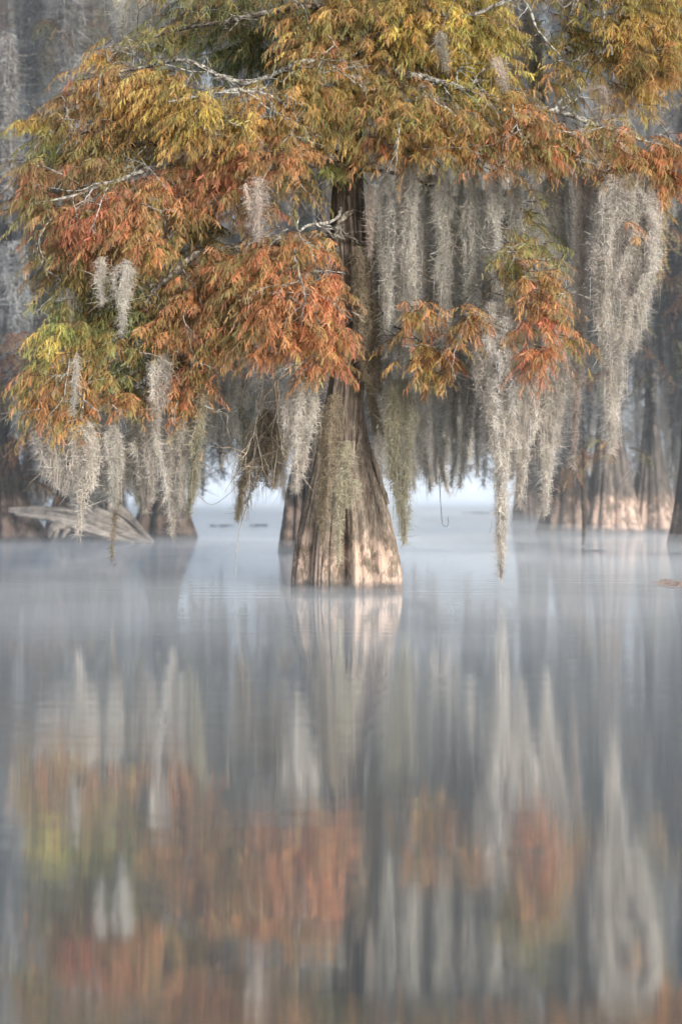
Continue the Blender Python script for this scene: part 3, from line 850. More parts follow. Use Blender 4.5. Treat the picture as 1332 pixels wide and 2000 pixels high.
moss('big moss curtain below the low right bough with one strand reaching the water', [
    [(975, 590, 42), (975, 680, 48), (978, 760, 34), (980, 830, 20), (980, 900, 13), (979, 980, 12), (979, 1060, 9), (978, 1128, 3)]], YF - .5, 'pale', cover=3)
moss('pointed moss plume right beside the strand that reaches the water', [[(1020, 560, 34), (1022, 680, 40), (1020, 780, 28), (1017, 860, 16), (1015, 930, 9), (1012, 988, 3)]], YF - .4, 'pale', cover=3)
moss('pointed moss plume at the right edge of the low right curtain', [[(1075, 640, 28), (1082, 730, 24), (1074, 820, 18), (1069, 900, 12), (1066, 960, 8), (1065, 1005, 3)]], YF - .1, 'pale')
moss('short moss point between the two plumes of the low right curtain', [[(1048, 700, 20), (1048, 780, 14), (1044, 840, 8), (1046, 885, 3)]], YF + .2, 'grey')
moss('narrow moss plume at the left edge of the low right curtain', [[(938, 640, 20), (944, 740, 20), (948, 820, 12), (952, 880, 4)]], YF + .1, 'pale')
moss('thin wavering moss strand left of the low right curtain', [[(915, 640, 11), (915, 740, 12), (906, 830, 9), (902, 900, 6), (897, 952, 3)]], YF + .2, 'grey')
moss('broad pale moss plume in the middle of the low right curtain', [[(1000, 580, 30), (1002, 680, 34), (998, 780, 26), (996, 860, 12), (998, 935, 3)], [(960, 600, 24), (958, 700, 26), (958, 800, 16), (962, 872, 4)]], YF - .2, 'pale')
moss('moss plume hanging at the right end of the low right bough', [[(1096, 640, 14), (1100, 720, 15), (1094, 800, 10), (1090, 868, 3)], [(1058, 590, 22), (1062, 690, 22), (1058, 790, 12), (1056, 850, 4)]], YF + .2, 'pink')
moss('moss veil behind the low right bough', [[(985, 370, 30), (975, 460, 36), (965, 560, 40), (950, 640, 24)], [(940, 370, 20), (945, 470, 30), (930, 560, 22)], [(1010, 380, 20), (1030, 600, 20)]], Y0 + .1, 'dull', cover=2.0)
moss('pale greenish moss column between trunk and low right bough', [[(880, 420, 14), (886, 520, 16), (882, 600, 14), (880, 672, 5)]], Y0 - .1, 'green')
moss('grey moss column nearer the trunk under the right limb', [[(845, 340, 26), (850, 440, 24), (848, 540, 16), (850, 640, 8)]], Y0 + .5, 'dull')
moss('grey moss beard hanging from the right limb above the bare twigs', [[(785, 265, 16), (790, 330, 18), (788, 380, 10), (784, 440, 4)]], Y0 - .8, 'pink')
moss('thin moss beard against the right side of the trunk', [[(722, 360, 7), (722, 420, 9), (724, 470, 6), (722, 500, 2)]], Y0 - .6, 'pink')
moss('long moss sheet behind the right side of the trunk', [[(760, 380, 26), (762, 480, 26), (758, 580, 22), (748, 660, 16), (740, 720, 7)]], Y0 + .7, 'grey', cover=2.2)
moss('brown moss streamer hanging along the right of the trunk', [[(712, 560, 18), (716, 640, 24), (720, 720, 20), (728, 780, 9), (748, 850, 3)]], Y0 - .45, 'brown')
moss('grey brown moss curtain draped down the right side of the upper trunk', [[(728, 430, 12), (734, 540, 16), (734, 640, 16), (738, 720, 9), (742, 770, 3)], [(716, 600, 14), (722, 700, 16), (730, 800, 8), (735, 850, 3)]], Y0 - .3, 'brown', cover=1.6)
moss('dark brown moss strand in front of the middle trunk', [[(700, 480, 12), (704, 560, 14), (700, 640, 10), (704, 700, 5)]], Y0 - .5, 'brown')
moss('olive grey moss plume at the right flank of the trunk base', [[(792, 740, 12), (785, 830, 24), (780, 900, 26), (784, 960, 22), (790, 1020, 12), (792, 1062, 4)], [(772, 740, 8), (765, 840, 15), (768, 930, 12)]], Y0 - .9, 'green')
moss('moss draped over the front of the trunk, left lock', [[(655, 770, 22), (645, 840, 24), (638, 910, 18), (632, 980, 15), (630, 1040, 8), (634, 1070, 3)]], Y0 - 1.05, 'brown', cover=1.5)
moss('moss draped over the front of the trunk, right lock', [[(680, 860, 16), (676, 920, 18), (668, 980, 13), (664, 1040, 8), (662, 1098, 3)]], Y0 - 1.05, 'green', cover=1.3)
moss('pale wispy moss tuft on the front of the trunk base', [[(690, 935, 26), (684, 965, 24), (676, 990, 10)]], Y0 - 1.05, 'green', cover=0.7)
moss('bright moss plume hanging under the orange bough left of the trunk', [[(598, 720, 28), (600, 780, 30), (592, 840, 24), (584, 900, 16), (578, 960, 5)], [(572, 760, 12), (566, 820, 12), (566, 870, 4)]], Y0 - 1.6, 'pale')
moss('brown moss mat on the dead branch left of the trunk', [[(520, 800, 22), (505, 860, 42), (490, 910, 42), (478, 960, 20), (464, 1015, 6)], [(545, 800, 14), (540, 880, 24), (530, 950, 14)]], Y0 - .6, 'brown', cover=1.7)
# left side
moss('curly bright moss curtain at the lower left under the orange leaves', [[(98, 820, 20), (94, 870, 18), (104, 925, 10), (114, 950, 4)], [(118, 830, 24), (118, 890, 22), (124, 940, 12), (130, 965, 4)], [(150, 830, 28), (155, 900, 26), (158, 950, 15), (157, 1000, 8), (152, 1045, 2)], [(172, 825, 20), (176, 900, 14), (178, 955, 4)]], YF - .3, 'pale', cover=2.2, hw=0.010)
moss('grey moss strand right of the curly lower left curtain', [[(222, 830, 14), (224, 880, 15), (226, 940, 8), (224, 990, 5)]], YF - .1, 'white')
moss('blurred moss strand dangling to the water by the fallen log', [[(238, 880, 6), (232, 960, 5), (226, 1010, 4), (220, 1050, 2), (219, 1094, 2)]], YF + .1, 'brown')
moss('short moss beard left of centre under the green leaves', [[(278, 850, 22), (280, 910, 16), (284, 960, 10), (286, 1000, 3)]], YF + .3, 'pale', cover=2.0)
moss('tall moss plume beside the lower left orange leaves', [[(318, 690, 18), (315, 750, 17), (308, 800, 13), (304, 850, 4)]], YF - .2, 'pale')
moss('straight moss plume hanging lowest in front of the left background trunk', [[(342, 830, 12), (340, 900, 15), (338, 960, 10), (337, 1000, 6), (335, 1042, 2)]], YF + .2, 'pale')
moss('long moss plume at the edge of the bright mist on the left', [[(398, 735, 7), (390, 800, 10), (380, 860, 15), (376, 930, 14), (372, 980, 8), (368, 1008, 3)]], YF, 'green')
moss('fuzzy thin moss strand inside the left moss group', [[(305, 850, 12), (312, 900, 10), (324, 950, 6), (326, 975, 2)]], YF, 'white', cover=1.8)
moss('faint grey moss behind the curly lower left curtain', [[(200, 850, 18), (198, 910, 15), (196, 960, 6)], [(255, 850, 15), (250, 920, 10), (250, 950, 3)]], YF + .8, 'grey')
moss('grey moss fringe between the tall plume and the straight plume at the lower left', [[(292, 820, 16), (290, 880, 14), (296, 930, 8), (298, 978, 3)], [(360, 800, 12), (358, 880, 12), (354, 950, 6), (352, 990, 2)]], YF + .1, 'pale')
moss('moss fringe at the left end of the lower left curtain', [[(72, 800, 10), (76, 850, 12), (84, 900, 7), (90, 932, 3)]], YF - .2, 'pale')
moss('bright white moss tassel hanging below the red leaves', [[(248, 508, 14), (244, 545, 15), (240, 590, 8), (239, 650, 2)]], YF - .9, 'white')
moss('small moss tassel left of the white tassel below the red leaves', [[(198, 500, 8), (197, 540, 10), (200, 592, 3)]], YF - .7, 'pale')
moss('soft moss tuft above the yellow green leaves at the lower left', [[(130, 560, 20), (132, 600, 15), (134, 622, 5)]], YF - .1, 'grey')
moss('moss wisp running through the lower left leaves', [[(152, 690, 5), (148, 760, 6), (142, 810, 3)]], YF - .9, 'white')
moss('moss tuft among the orange leaves left of the trunk', [[(505, 345, 14), (502, 400, 17), (503, 440, 9), (505, 470, 3)]], YF - .9, 'pink', cover=1.8)
moss('grey moss veil behind the left boughs', [[(430, 690, 18), (432, 760, 18), (440, 820, 14), (450, 880, 5)], [(478, 680, 14), (480, 740, 12), (478, 792, 4)]], Y0 + .8, 'grey')
moss('moss hanging behind the leaves at mid left', [[(450, 600, 30), (470, 660, 36), (490, 700, 14)], [(620, 620, 20), (610, 680, 14)]], Y0 - .3, 'dull', cover=1.5)
# top
moss('pale moss beard hanging at the top left', [[(248, -40, 30), (250, 20, 30), (240, 80, 16), (232, 105, 6)], [(300, -40, 32), (304, 20, 30), (300, 50, 10)]], Y0 + 1.5, 'white')
moss('moss tuft hanging between the yellow green leaves and the right limb', [[(972, 110, 14), (978, 140, 14), (984, 172, 7)]], Y0 - 1.4, 'pink')
moss('moss tuft above the right limb in the open gap', [[(1050, 100, 12), (1056, 150, 14), (1062, 205, 5)], [(1028, 20, 20), (1035, 120, 20), (1040, 180, 8)]], Y0 + .3, 'dull')
moss('pinkish moss tufts just over the right limb', [[(1165, 165, 18), (1172, 200, 18), (1176, 235, 8)], [(1210, 170, 14), (1214, 215, 12)], [(1240, 170, 8), (1236, 200, 8)]], Y0 - .8, 'pink', cover=1.8)
moss('small moss tuft among the gold leaves at the top', [[(860, 60, 16), (866, 100, 14), (868, 135, 5)]], Y0 - 1.9, 'dull', cover=1.2)
moss('moss around the middle of the right limb', [[(1140, 250, 20), (1160, 290, 26), (1150, 330, 20)]], Y0 - 1.7, 'pink', cover=1.3)
moss('dark thin moss strand low between trunk and right curtain', [[(862, 740, 10), (866, 830, 10), (862, 900, 6), (868, 940, 3)]], Y0 + 1.5, 'dull')
SOFT = [(745, 700, 960, 30), (820, 700, 930, 28), (835, 640, 960, 26), (875, 720, 965, 30), (900, 560, 800, 32), (920, 700, 900, 26), (800, 480, 760, 34), (830, 380, 640, 36), (775, 560, 860, 28), (905, 380, 620, 38),
        (1045, 380, 560, 30), (1000, 480, 700, 36), (930, 420, 700, 40), (735, 420, 640, 26), (790, 380, 620, 34), (860, 520, 860, 34), (960, 360, 720, 40), (890, 640, 930, 28), (760, 640, 900, 26), (950, 600, 860, 32),
        (1010, 600, 880, 30), (1085, 380, 640, 30), (1110, 360, 620, 28), (1180, 360, 620, 34), (1260, 360, 640, 34), (845, 720, 950, 26), (805, 740, 955, 22)]
SOFTL = [(110, 800, 950, 34), (150, 840, 985, 30), (200, 820, 985, 30), (240, 800, 960, 26), (275, 820, 1000, 30), (310, 780, 960, 26), (345, 820, 1010, 24), (375, 760, 960, 20), (430, 640, 900, 34), (470, 640, 930, 34), (515, 700, 920, 34),
         (400, 680, 860, 26), (450, 560, 820, 34), (560, 720, 900, 24), (600, 700, 860, 24), (130, 560, 760, 24), (330, 560, 760, 26)]
for lst, lab, gr in ((SOFT, 'soft grey moss column in the veil behind the trunk and the right curtain', 'soft moss columns right of the trunk'), (SOFTL, 'soft grey moss column in the veil behind the lower left boughs', 'soft moss columns behind the left boughs')):
    for i, (x, t, b, w) in enumerate(lst):
        moss(lab, [[(x, t - 60, w), (x + rng.normal() * 4, (t + b) / 2, w), (x + rng.normal() * 4, b - 50, w * .6), (x + rng.normal() * 6, b, 3)]], Y0 + (2 + 5 * rng.random() if lst is SOFT else 1 + 4 * rng.random()), ['pale', 'white', 'grey', 'pale', 'green'][i % 5], group=gr, cover=1.8, hw=0.009, hl=0.085)

for (x, t, b, w, dy) in [(752, 400, 700, 12, .2), (778, 470, 820, 12, .4), (806, 380, 640, 13, 0), (834, 440, 770, 13, .5), (868, 400, 720, 14, .1), (902, 420, 860, 13, .4), (926, 380, 760, 14, 0), (948, 460, 800, 14, .3), (968, 400, 700, 14, -.2),
                        (812, 640, 930, 12, .6), (850, 700, 945, 12, .7), (884, 690, 950, 13, .4), (936, 700, 930, 12, .2), (1010, 420, 640, 14, 0), (758, 640, 930, 11, .7)]:
    moss('long pale moss strand in the dense curtain between the trunk and the low right bough', [[(x, t - 70, w * 1.2), (x + rng.normal() * 3, t + (b - t) * .4, w * 1.5), (x + rng.normal() * 4, t + (b - t) * .75, w * .6), (x + rng.normal() * 4, b, 2.5)]], Y0 + dy - .9, 'white', group='pale moss strands right of the trunk', cover=2.6)
for (x, t, b, w, dy) in [(136, 800, 985, 11, -.8), (190, 800, 960, 11, -.6), (212, 810, 975, 10, -.9), (262, 810, 965, 12, -.7), (326, 790, 1000, 11, -.5), (358, 790, 985, 11, -.6), (420, 680, 860, 12, .3), (455, 660, 840, 12, .4), (388, 700, 940, 9, -.9)]:
    moss('thin pale moss strand in the fringe under the lower left leaves', [[(x, t - 20, w * .9), (x + rng.normal() * 3, t + (b - t) * .4, w), (x + rng.normal() * 4, t + (b - t) * .75, w * .6), (x + rng.normal() * 4, b, 2.5)]], Y0 + dy, 'white', group='pale moss strands at the lower left', cover=2.6)

# ================================================================== BACKGROUND
bgi = [0]


def bg_tree(label, prof, Y, crown, moss_tops, seed, tintv=1.0, limbs=(), flutes=9):
    cx = (prof[0][1] + prof[0][2]) / 2
    t = empty('cypress_tree', ((cx - 666) * Y / F, Y, 0), label, 'tree', 'misty cypresses in the background')
    r = np.random.default_rng(seed)
    g = [(r.random() * 2 * PI, 0.06 + 0.12 * r.random(), 0.10 + 0.16 * r.random()) for _ in range(flutes)]
    g += [(-PI * (0.15 + 0.7 * i / 4) + r.normal() * 0.06, 0.09, 0.18) for i in range(5)]
    mb = MB()
    trunk_mesh(mb, prof, Y, g, segs=160, rings=140, fine=0.04, seed=seed, tint=lambda T, z: tintv + 0 * T)
    mb.build('trunk', M_BARK_BG, t, origin=t.location, smooth=True)
    for lm in limbs:
        mb = MB()
        limb(mb, [(x, y, Y + d) for x, y, d in lm], .14, .04, sides=7)
        mb.build('limb', M_DARKWIG, t, origin=t.location, smooth=True)
    if crown:
        mb = MB()
        for (px, py, rx, ry, dy, keys, dn) in crown:
            YY = Y + dy
            k = YY / F
            foliage(mb, at(px, py, YY), (rx * k, max(0.8, rx * k * 0.7), ry * k), keys, dens=9 * dn, size=0.42, out=(0, -.2, 0), templ=FT_LOW, fr=14, tl=1.0)
        mb.build('foliage', M_LEAF, t, origin=t.location)
    return t


bg_tree('dark flared cypress behind the fallen log at the left', [(1050, 248, 392), (1020, 262, 378), (980, 278, 362), (930, 290, 348), (860, 298, 340), (700, 304, 334), (400, 308, 330), (0, 310, 326), (-200, 312, 324)], 55.5,
        [(200, 860, 90, 45, 0, ('bgbrown', 'bggreen'), 1.2), (320, 880, 90, 40, -1, ('bggreen',), 1), (440, 800, 70, 60, 1, ('bggreen',), 1.2), (500, 780, 60, 70, 1, ('bggreen',), 1), (430, 880, 60, 35, 2, ('bggreen', 'bgolive'), 1), (470, 825, 30, 26, -9, ('ochre', 'bgbrown'), .8), (420, 930, 30, 24, 0, ('bggreen',), .6), (520, 900, 50, 40, 1, ('bgbrown',), .8),
         (300, 500, 200, 120, 2, ('bggreen',), .8), (250, 250, 250, 120, 2, ('bgolive', 'bggreen'), .8), (450, 600, 120, 120, 2, ('bggreen', 'bgolive'), .9), (300, 0, 240, 120, 2, ('bgolive',), .9)], [], 21, .55,
        limbs=[[(320, 700, 0), (250, 640, -.5), (120, 600, -1), (0, 560, -1)], [(320, 500, 0), (420, 420, 0), (520, 300, 1)]])
bg_tree('shadowy cypress at the left edge', [(1056, -80, 110), (1030, -60, 80), (980, -40, 55), (900, -30, 36), (700, -24, 26), (300, -20, 20), (-200, -16, 12)], 53,
        [(90, 850, 90, 50, -5, ('bgbrown',), 1.5), (60, 940, 70, 40, -.5, ('bgbrown', 'bggreen'), 1.2), (150, 930, 60, 28, -1, ('bggreen', 'bgbrown'), 1), (45, 690, 60, 60, -7, ('bgbrown',), 1.8), (30, 770, 40, 40, -7, ('bgbrown', 'bgolive'), 1.4), (120, 40, 90, 40, -7, ('bgolive',), 1.3), (60, 120, 60, 40, -5, ('bgolive',), 1), (30, 780, 60, 50, 0, ('bgbrown', 'bgolive'), 1), (110, 60, 130, 60, 1, ('bgolive',), 1.4), (40, 110, 60, 40, 1, ('bgolive',), 1), (-60, 500, 100, 300, 1, ('bggreen',), .7), (40, 300, 80, 80, 2, ('bggreen',), .6)], [], 22, .7,
        limbs=[[(-20, 640, 0), (0, 672, -.5), (60, 664, -1), (100, 670, -1)], [(-20, 420, 0), (40, 560, -.5), (65, 610, -.6)], [(-10, 200, 0), (30, 240, -.5), (90, 300, -.6)]])
bg_tree('cypress half hidden behind the left side of the main trunk', [(1075, 547, 700), (1050, 550, 690), (1000, 556, 680), (950, 562, 672), (900, 574, 664), (800, 600, 660), (500, 615, 655), (-200, 625, 650)], 46,
        [(620, 560, 140, 120, 1, ('bggreen', 'bgolive'), .9), (560, 250, 180, 180, 2, ('bggreen', 'bgolive'), .9), (640, 20, 200, 120, 2, ('bgolive',), .9), (560, 860, 40, 50, 0, ('bgbrown',), .7)], [], 23, .7)
bg_tree('broad fluted cypress at the right, nearest the bright gap', [(1040, 1040, 1190), (1020, 1050, 1182), (980, 1066, 1164), (930, 1078, 1148), (860, 1088, 1134), (700, 1094, 1122), (300, 1098, 1118), (-200, 1100, 1112)], 60.5,
        [(1030, 890, 60, 35, -1, ('bgbrown', 'bggreen'), 1.2), (1180, 880, 70, 28, -12, ('ochre', 'bgbrown'), .9), (1110, 930, 40, 28, -2, ('bgbrown', 'rust'), .9), (960, 870, 60, 50, 0, ('bggreen', 'bgolive'), 1.1), (930, 920, 60, 30, 0, ('bggreen',), 1), (850, 900, 60, 45, 1, ('bggreen',), 1), (1080, 780, 90, 70, 1, ('bggreen',), 1.2), (1160, 740, 35, 50, -12, ('bgbrown',), .8),
         (1000, 600, 180, 150, 2, ('bggreen', 'bgolive'), .8), (900, 350, 200, 150, 2, ('bgolive', 'bggreen'), .8), (950, 50, 240, 150, 2, ('bgolive', 'bggreen'), .8)], [], 24, .75,
        limbs=[[(1110, 860, -.5), (1130, 900, -1.2), (1126, 985, -1.8)], [(1105, 500, 0), (1000, 430, 0), (880, 420, 0)]])
bg_tree('sunlit pale based cypress second of the right background group', [(1040, 1130, 1258), (1010, 1138, 1250), (960, 1148, 1240), (900, 1158, 1226), (800, 1168, 1212), (400, 1178, 1200), (-200, 1182, 1194)], 60.2,
        [(1250, 680, 50, 60, -12, ('bgolive', 'bgbrown'), .8), (1200, 400, 150, 160, 3, ('bggreen',), .9), (1200, 80, 200, 150, 3, ('bgolive', 'bggreen'), .9)], [], 25, 1.5)
bg_tree('narrow cypress at the right between two pale based trunks', [(1040, 1214, 1340), (1010, 1222, 1328), (960, 1236, 1312), (900, 1248, 1298), (800, 1260, 1282), (400, 1264, 1278), (-200, 1266, 1274)], 61,
        [(1290, 600, 60, 80, -1, ('bggreen',), 1), (1295, 500, 45, 70, -16, ('bgbrown', 'ochre'), 1), (1280, 300, 100, 100, 2, ('bggreen',), .8)], [], 26, 1.2)
bg_tree('distant cypress right of the bright gap', [(1020, 999, 1110), (990, 1004, 1100), (950, 1008, 1080), (900, 1014, 1072), (700, 1024, 1062), (-200, 1034, 1050)], 74,
        [(980, 800, 100, 80, 0, ('bggreen',), 1.2), (1100, 650, 150, 150, 0, ('bggreen',), .9), (850, 820, 90, 60, 0, ('bggreen',), 1), (1000, 300, 250, 200, 0, ('bggreen',), .8)], [], 27, .7)
bg_tree('dark cypress trunk cut by the right edge of the view', [(1064, 1306, 1460), (1030, 1312, 1450), (980, 1322, 1435), (900, 1330, 1420), (700, 1340, 1410), (-200, 1350, 1395)], 49.5,
        [(1325, 680, 34, 60, -4, ('dkgreen', 'bggreen'), 1.2), (1330, 560, 40, 50, -1, ('bgbrown',), 1), (1420, 300, 100, 300, 0, ('bggreen',), .8)], [], 28, .5)
bg_tree('dark broad cypress base straight behind the fallen log', [(1046, 70, 270), (1020, 84, 256), (980, 102, 240), (930, 124, 220), (860, 140, 204), (700, 156, 188), (-200, 166, 178)], 57.5,
        [(170, 900, 120, 50, -1, ('bgbrown', 'bggreen'), 1.4), (60, 900, 80, 50, 0, ('bgbrown',), 1.2)], [], 31, .6)
# second row, crowns only reaching low except in the two bright gaps
for i, (x, w) in enumerate([(60, 60), (225, 50), (600, 60), (760, 50), (1185, 50), (1330, 50), (1480, 60), (-140, 60)]):
    Y = 86 + 4 * (i % 3)
    by = HZ + H * F / Y
    lowy = 800 if (i in (2, 3)) else 850
    cr = [(x, lowy - 20, 150, 90, 0, ('bggreen',), 1.3), (x + 20, 600, 190, 170, 0, ('bggreen',), 1.3), (x, 300, 200, 200, 0, ('bggreen', 'bgolive'), 1.3), (x, -20, 220, 180, 0, ('bggreen', 'bgolive'), 1.3)]
    if i not in (2, 3):
        cr.append((x, 925, 170, 62, 0, ('bggreen', 'bgbrown'), 1.5))
    names = ['far cypress deep in the mist behind the left edge', 'far cypress in the mist behind the left trunk', 'far cypress in the mist straight behind the main tree', 'far cypress in the mist right of the main tree',
             'far cypress in the mist behind the broad fluted trunk', 'far cypress in the mist behind the right edge', 'far cypress outside the right edge of the view', 'far cypress outside the left edge of the view']
    hw = w / 2 if i not in (2, 3) else 16
    bx = x if i != 3 else 735
    bg_tree(names[i], [(by, bx - hw, bx + hw), (by - 60, bx - hw * .6, bx + hw * .6), (700, bx - 12, bx + 12), (-200, bx - 6, bx + 6)], Y, cr, [], 40 + i, .7)

# background moss: four plume meshes, copied
templ = []
for s in range(6):
    mb = MB()
    Lm = 4.6
    wbase = [0.28, 0.4, 0.22, 0.34, 0.5, 0.3][s]
    for j in range(3 if s != 2 else 2):
        ox = (j - 1) * wbase * 0.7
        Lj = Lm * (1 if j == 1 else 0.6 + 0.25 * rng.random())
        zz = np.linspace(0, -Lj, 7)
        pts = np.stack([ox + rng.normal(size=7) * 0.03, rng.normal(size=7) * 0.03, zz], 1)
        hw_ = wbase * np.array([0.55, 0.75, 0.8, 0.7, 0.5, 0.3, 0.05])
        plume_spine(mb, [(0, 0, 0)] * 7, 50, np.array([0.42, 0.42, 0.42]) if s % 2 else np.array([0.5, 0.49, 0.47]), cover=2.0, hl=0.135, hw=0.015, spiky=0.5, strand=0.05, local=(pts, hw_))
    templ.append(mb)
tints = [fibre_material('moss_blue_grey', trans=.2, var=.3, mul=(.78, .83, .89)), fibre_material('moss_brown_grey', trans=.2, var=.3, mul=(.74, .71, .67)),
         fibre_material('moss_light_grey', trans=.2, var=.3, mul=(.95, .96, 1.0)), fibre_material('moss_dark_green', trans=.2, var=.3, mul=(.46, .50, .46)), fibre_material('moss_dark_slate', trans=.2, var=.3, mul=(.38, .42, .46))]
protos = []
for s, mb in enumerate(templ):
    for m_ in range(len(tints)):
        if m_ == 0:
            o = mb.build('spanish_moss', tints[0])
            me = o.data
            COL.objects.unlink(o)
            bpy.data.objects.remove(o)
        else:
            me = me.copy()
            me.materials.clear()
            me.materials.append(tints[m_])
        protos.append((s, m_, me))
P = {(s, m_): me for s, m_, me in protos}
r = np.random.default_rng(77)


def place_bg(px, top, tip, Y, m_, label, group):
    s = int(r.integers(0, 6))
    o = bpy.data.objects.new('spanish_moss', P[(s, m_)])
    COL.objects.link(o)
    k = Y / F
    L = (tip - top) * k
    o.location = tuple(at(px, top, Y))
    o.rotation_euler = (0, 0, r.random() * 6.28)
    wsc = 1.05 + 0.8 * r.random()
    o.scale = (wsc, wsc, L / 4.6)
    tag(o, label, 'moss', group)


def lim(px):
    if 392 < px < 548:
        return 955
    if 795 < px < 1000:
        return 958
    if px >= 1000:
        return 985
    if px <= 392:
        return 1000
    return 1000


n = 0
XS = np.linspace(-150, 1480, 140)
for row, (Yr, t0, t1, ln) in enumerate([(47, -180, 120, 420), (50, 200, 480, 420), (52, 420, 650, 420), (66, -200, 100, 480), (68, 250, 450, 480), (70, 480, 620, 420)]):
    for px in np.linspace(-100, 1430, 36):
        x = px + r.normal() * 16
        if row in (0, 1, 2) and r.random() < 0.12:
            continue
        top = t0 + (t1 - t0) * r.random()
        tip = min(top + ln * (0.7 + 0.7 * r.random()), lim(x) - 60 * r.random() ** 2 - (15 if r.random() < .5 else 0))
        if tip - top < 90:
            continue
        pr = [.26, .16, .28, .14, .16] if x < 500 else ([.3, .12, .3, .14, .14] if x < 1000 else [.24, .12, .12, .27, .25])
        m_ = int(r.choice(5, p=pr))
        side = 'left' if x < 560 else 'right' if x > 790 else 'middle'
        deep = 'near' if row < 3 else 'far'
        lb = {'left': 'blurred grey moss plume in the background behind the left boughs', 'right': 'blurred grey moss plume in the background on the right', 'middle': 'blurred moss plume in the background straight behind the trunk'}[side]
        if deep == 'far':
            lb = lb.replace('blurred', 'faint misty')
        place_bg(x, top, tip, Yr + r.normal() * 1.2, m_, lb, lb.replace('plume', 'plumes'))
        n += 1
print('bg moss', n)

# ================================================================== LOG, STICKS, FLOATING BITS
YL = 51.5
lg = at(160, 1050, YL)
log = empty('fallen_log', (lg[0], YL, 0), 'weathered grey fallen log with split root end lying in the water at the left', 'log')


def ridged(mb, pix, radii, seed, sides=40, n=90, flat=1.0):
    p = smooth_path([at(*q) for q in pix], n)
    s = np.linspace(0, 1, n)
    rr = np.interp(s, np.linspace(0, 1, len(radii)), radii)
    tan = np.gradient(p, axis=0)
    tan /= np.linalg.norm(tan, axis=1)[:, None]
    a = np.cross(tan, [0, 1, 0.0])
    a /= np.linalg.norm(a, axis=1)[:, None]
    b = np.cross(tan, a)
    th = np.arange(sides) / sides * 2 * PI
    tw = th[None] + s[:, None] * 0.9
    ridge = 1 + 0.42 * vnoise(np.cos(tw) * 2.6 + seed, np.sin(tw) * 2.6, s[:, None] * 2.0) + 0.16 * vnoise(np.cos(tw) * 7 + seed, np.sin(tw) * 7, s[:, None] * 5)
    R = rr[:, None] * ridge
    v = p[:, None] + (R * np.cos(th)[None])[..., None] * a[:, None] * flat + (R * np.sin(th)[None])[..., None] * b[:, None]
    i = np.arange(n - 1)[:, None] * sides
    j = np.arange(sides)[None]
    k = (j + 1) % sides
    c = np.clip(0.8 + 1.0 * (ridge - 0.85), 0.3, 1.25)
    mb.add(v.reshape(-1, 3), np.stack([i + j, i + k, i + sides + k, i + sides + j], -1).reshape(-1, 4), None, np.repeat(c.reshape(-1, 1), 3, 1))


mb = MB()
ridged(mb, [(18, 996, YL + .6), (90, 1000, YL + .3), (150, 1012, YL), (215, 1032, YL - .3), (262, 1050, YL - .5), (300, 1062, YL - .6)], [.05, .13, .22, .27, .2, .03], 3)
mb.build('log_trunk', M_WOOD, log, origin=log.location, smooth=True)
mb = MB()
ridged(mb, [(160, 990, YL + .2), (200, 1010, YL), (240, 1035, YL - .1), (285, 1057, YL - .3)], [.06, .17, .15, .04], 5)
mb.build('root', M_WOOD, log, origin=log.location, smooth=True)
mb = MB()
ridged(mb, [(215, 985, YL + .9), (248, 1012, YL + .8), (275, 1040, YL + .6), (300, 1060, YL + .5)], [.12, .2, .14, .04], 7)
mb.build('root', M_WOOD, log, origin=log.location, smooth=True)['label'] = 'darker root crossing behind'
mb = MB()
ridged(mb, [(30, 1004, YL - .4), (90, 1012, YL - .5), (150, 1030, YL - .6), (215, 1048, YL - .7), (262, 1060, YL - .7)], [.03, .07, .12, .12, .03], 12)
mb.build('root', M_WOOD, log, origin=log.location, smooth=True)
mb = MB()
ridged(mb, [(130, 985, YL + .4), (175, 996, YL + .3), (225, 1014, YL + .2), (270, 1046, YL)], [.03, .1, .12, .03], 13)
mb.build('root', M_WOOD, log, origin=log.location, smooth=True)
mb = MB()
ridged(mb, [(135, 1026, YL - .5), (112, 1024, YL - .7), (100, 1034, YL - .7), (96, 1050, YL - .6)], [.10, .12, .09, .03], 9, sides=20, n=30)
ridged(mb, [(118, 1024, YL - .6), (110, 1040, YL - .7), (108, 1054, YL - .7)], [.06, .05, .02], 10, sides=16, n=20)
ridged(mb, [(140, 1028, YL - .5), (128, 1040, YL - .7), (122, 1052, YL - .7)], [.08, .07, .02], 11, sides=16, n=20)
mb.build('root_stub', M_WOOD, log, origin=log.location, smooth=True)


def stick(label, pix, r0, r1, m, cat='stick', name='hanging_stick'):
    mb = MB()
    limb(mb, pix, r0, r1, wig=0.01)
    return tag(mb.build(name, m, origin=at(*pix[0]), smooth=True), label, cat)


stick('dark thin snag standing upright in the water before the right trunks', [(1139, 1066, 48.5), (1141, 1000, 48.5), (1140, 940, 48.5), (1144, 860, 48.5)], .05, .07, M_DARKWIG, 'snag', 'snag')
stick('thin dark vine hooked upward above the bright gap on the right', [(858, 930, Y0 + 4), (861, 985, Y0 + 4), (864, 1022, Y0 + 4), (870, 1030, Y0 + 4), (876, 1024, Y0 + 4), (874, 1008, Y0 + 4)], .008, .004, M_DARKWIG, 'vine', 'hanging_vine')
stick('thin hanging vine under the dead branch at the left gap', [(492, 930, Y0 - .3), (484, 980, Y0 - .3), (470, 1030, Y0 - .3), (462, 1080, Y0 - .3), (460, 1132, Y0 - .3)], .008, .003, M_TWIG, 'vine', 'hanging_vine')
stick('faint twig with a curled seed pod left of the dead branch', [(380, 960, Y0 - .3), (410, 985, Y0 - .3), (440, 970, Y0 - .3), (470, 940, Y0 - .3)], .006, .004, M_TWIG, 'twig', 'hanging_twig')


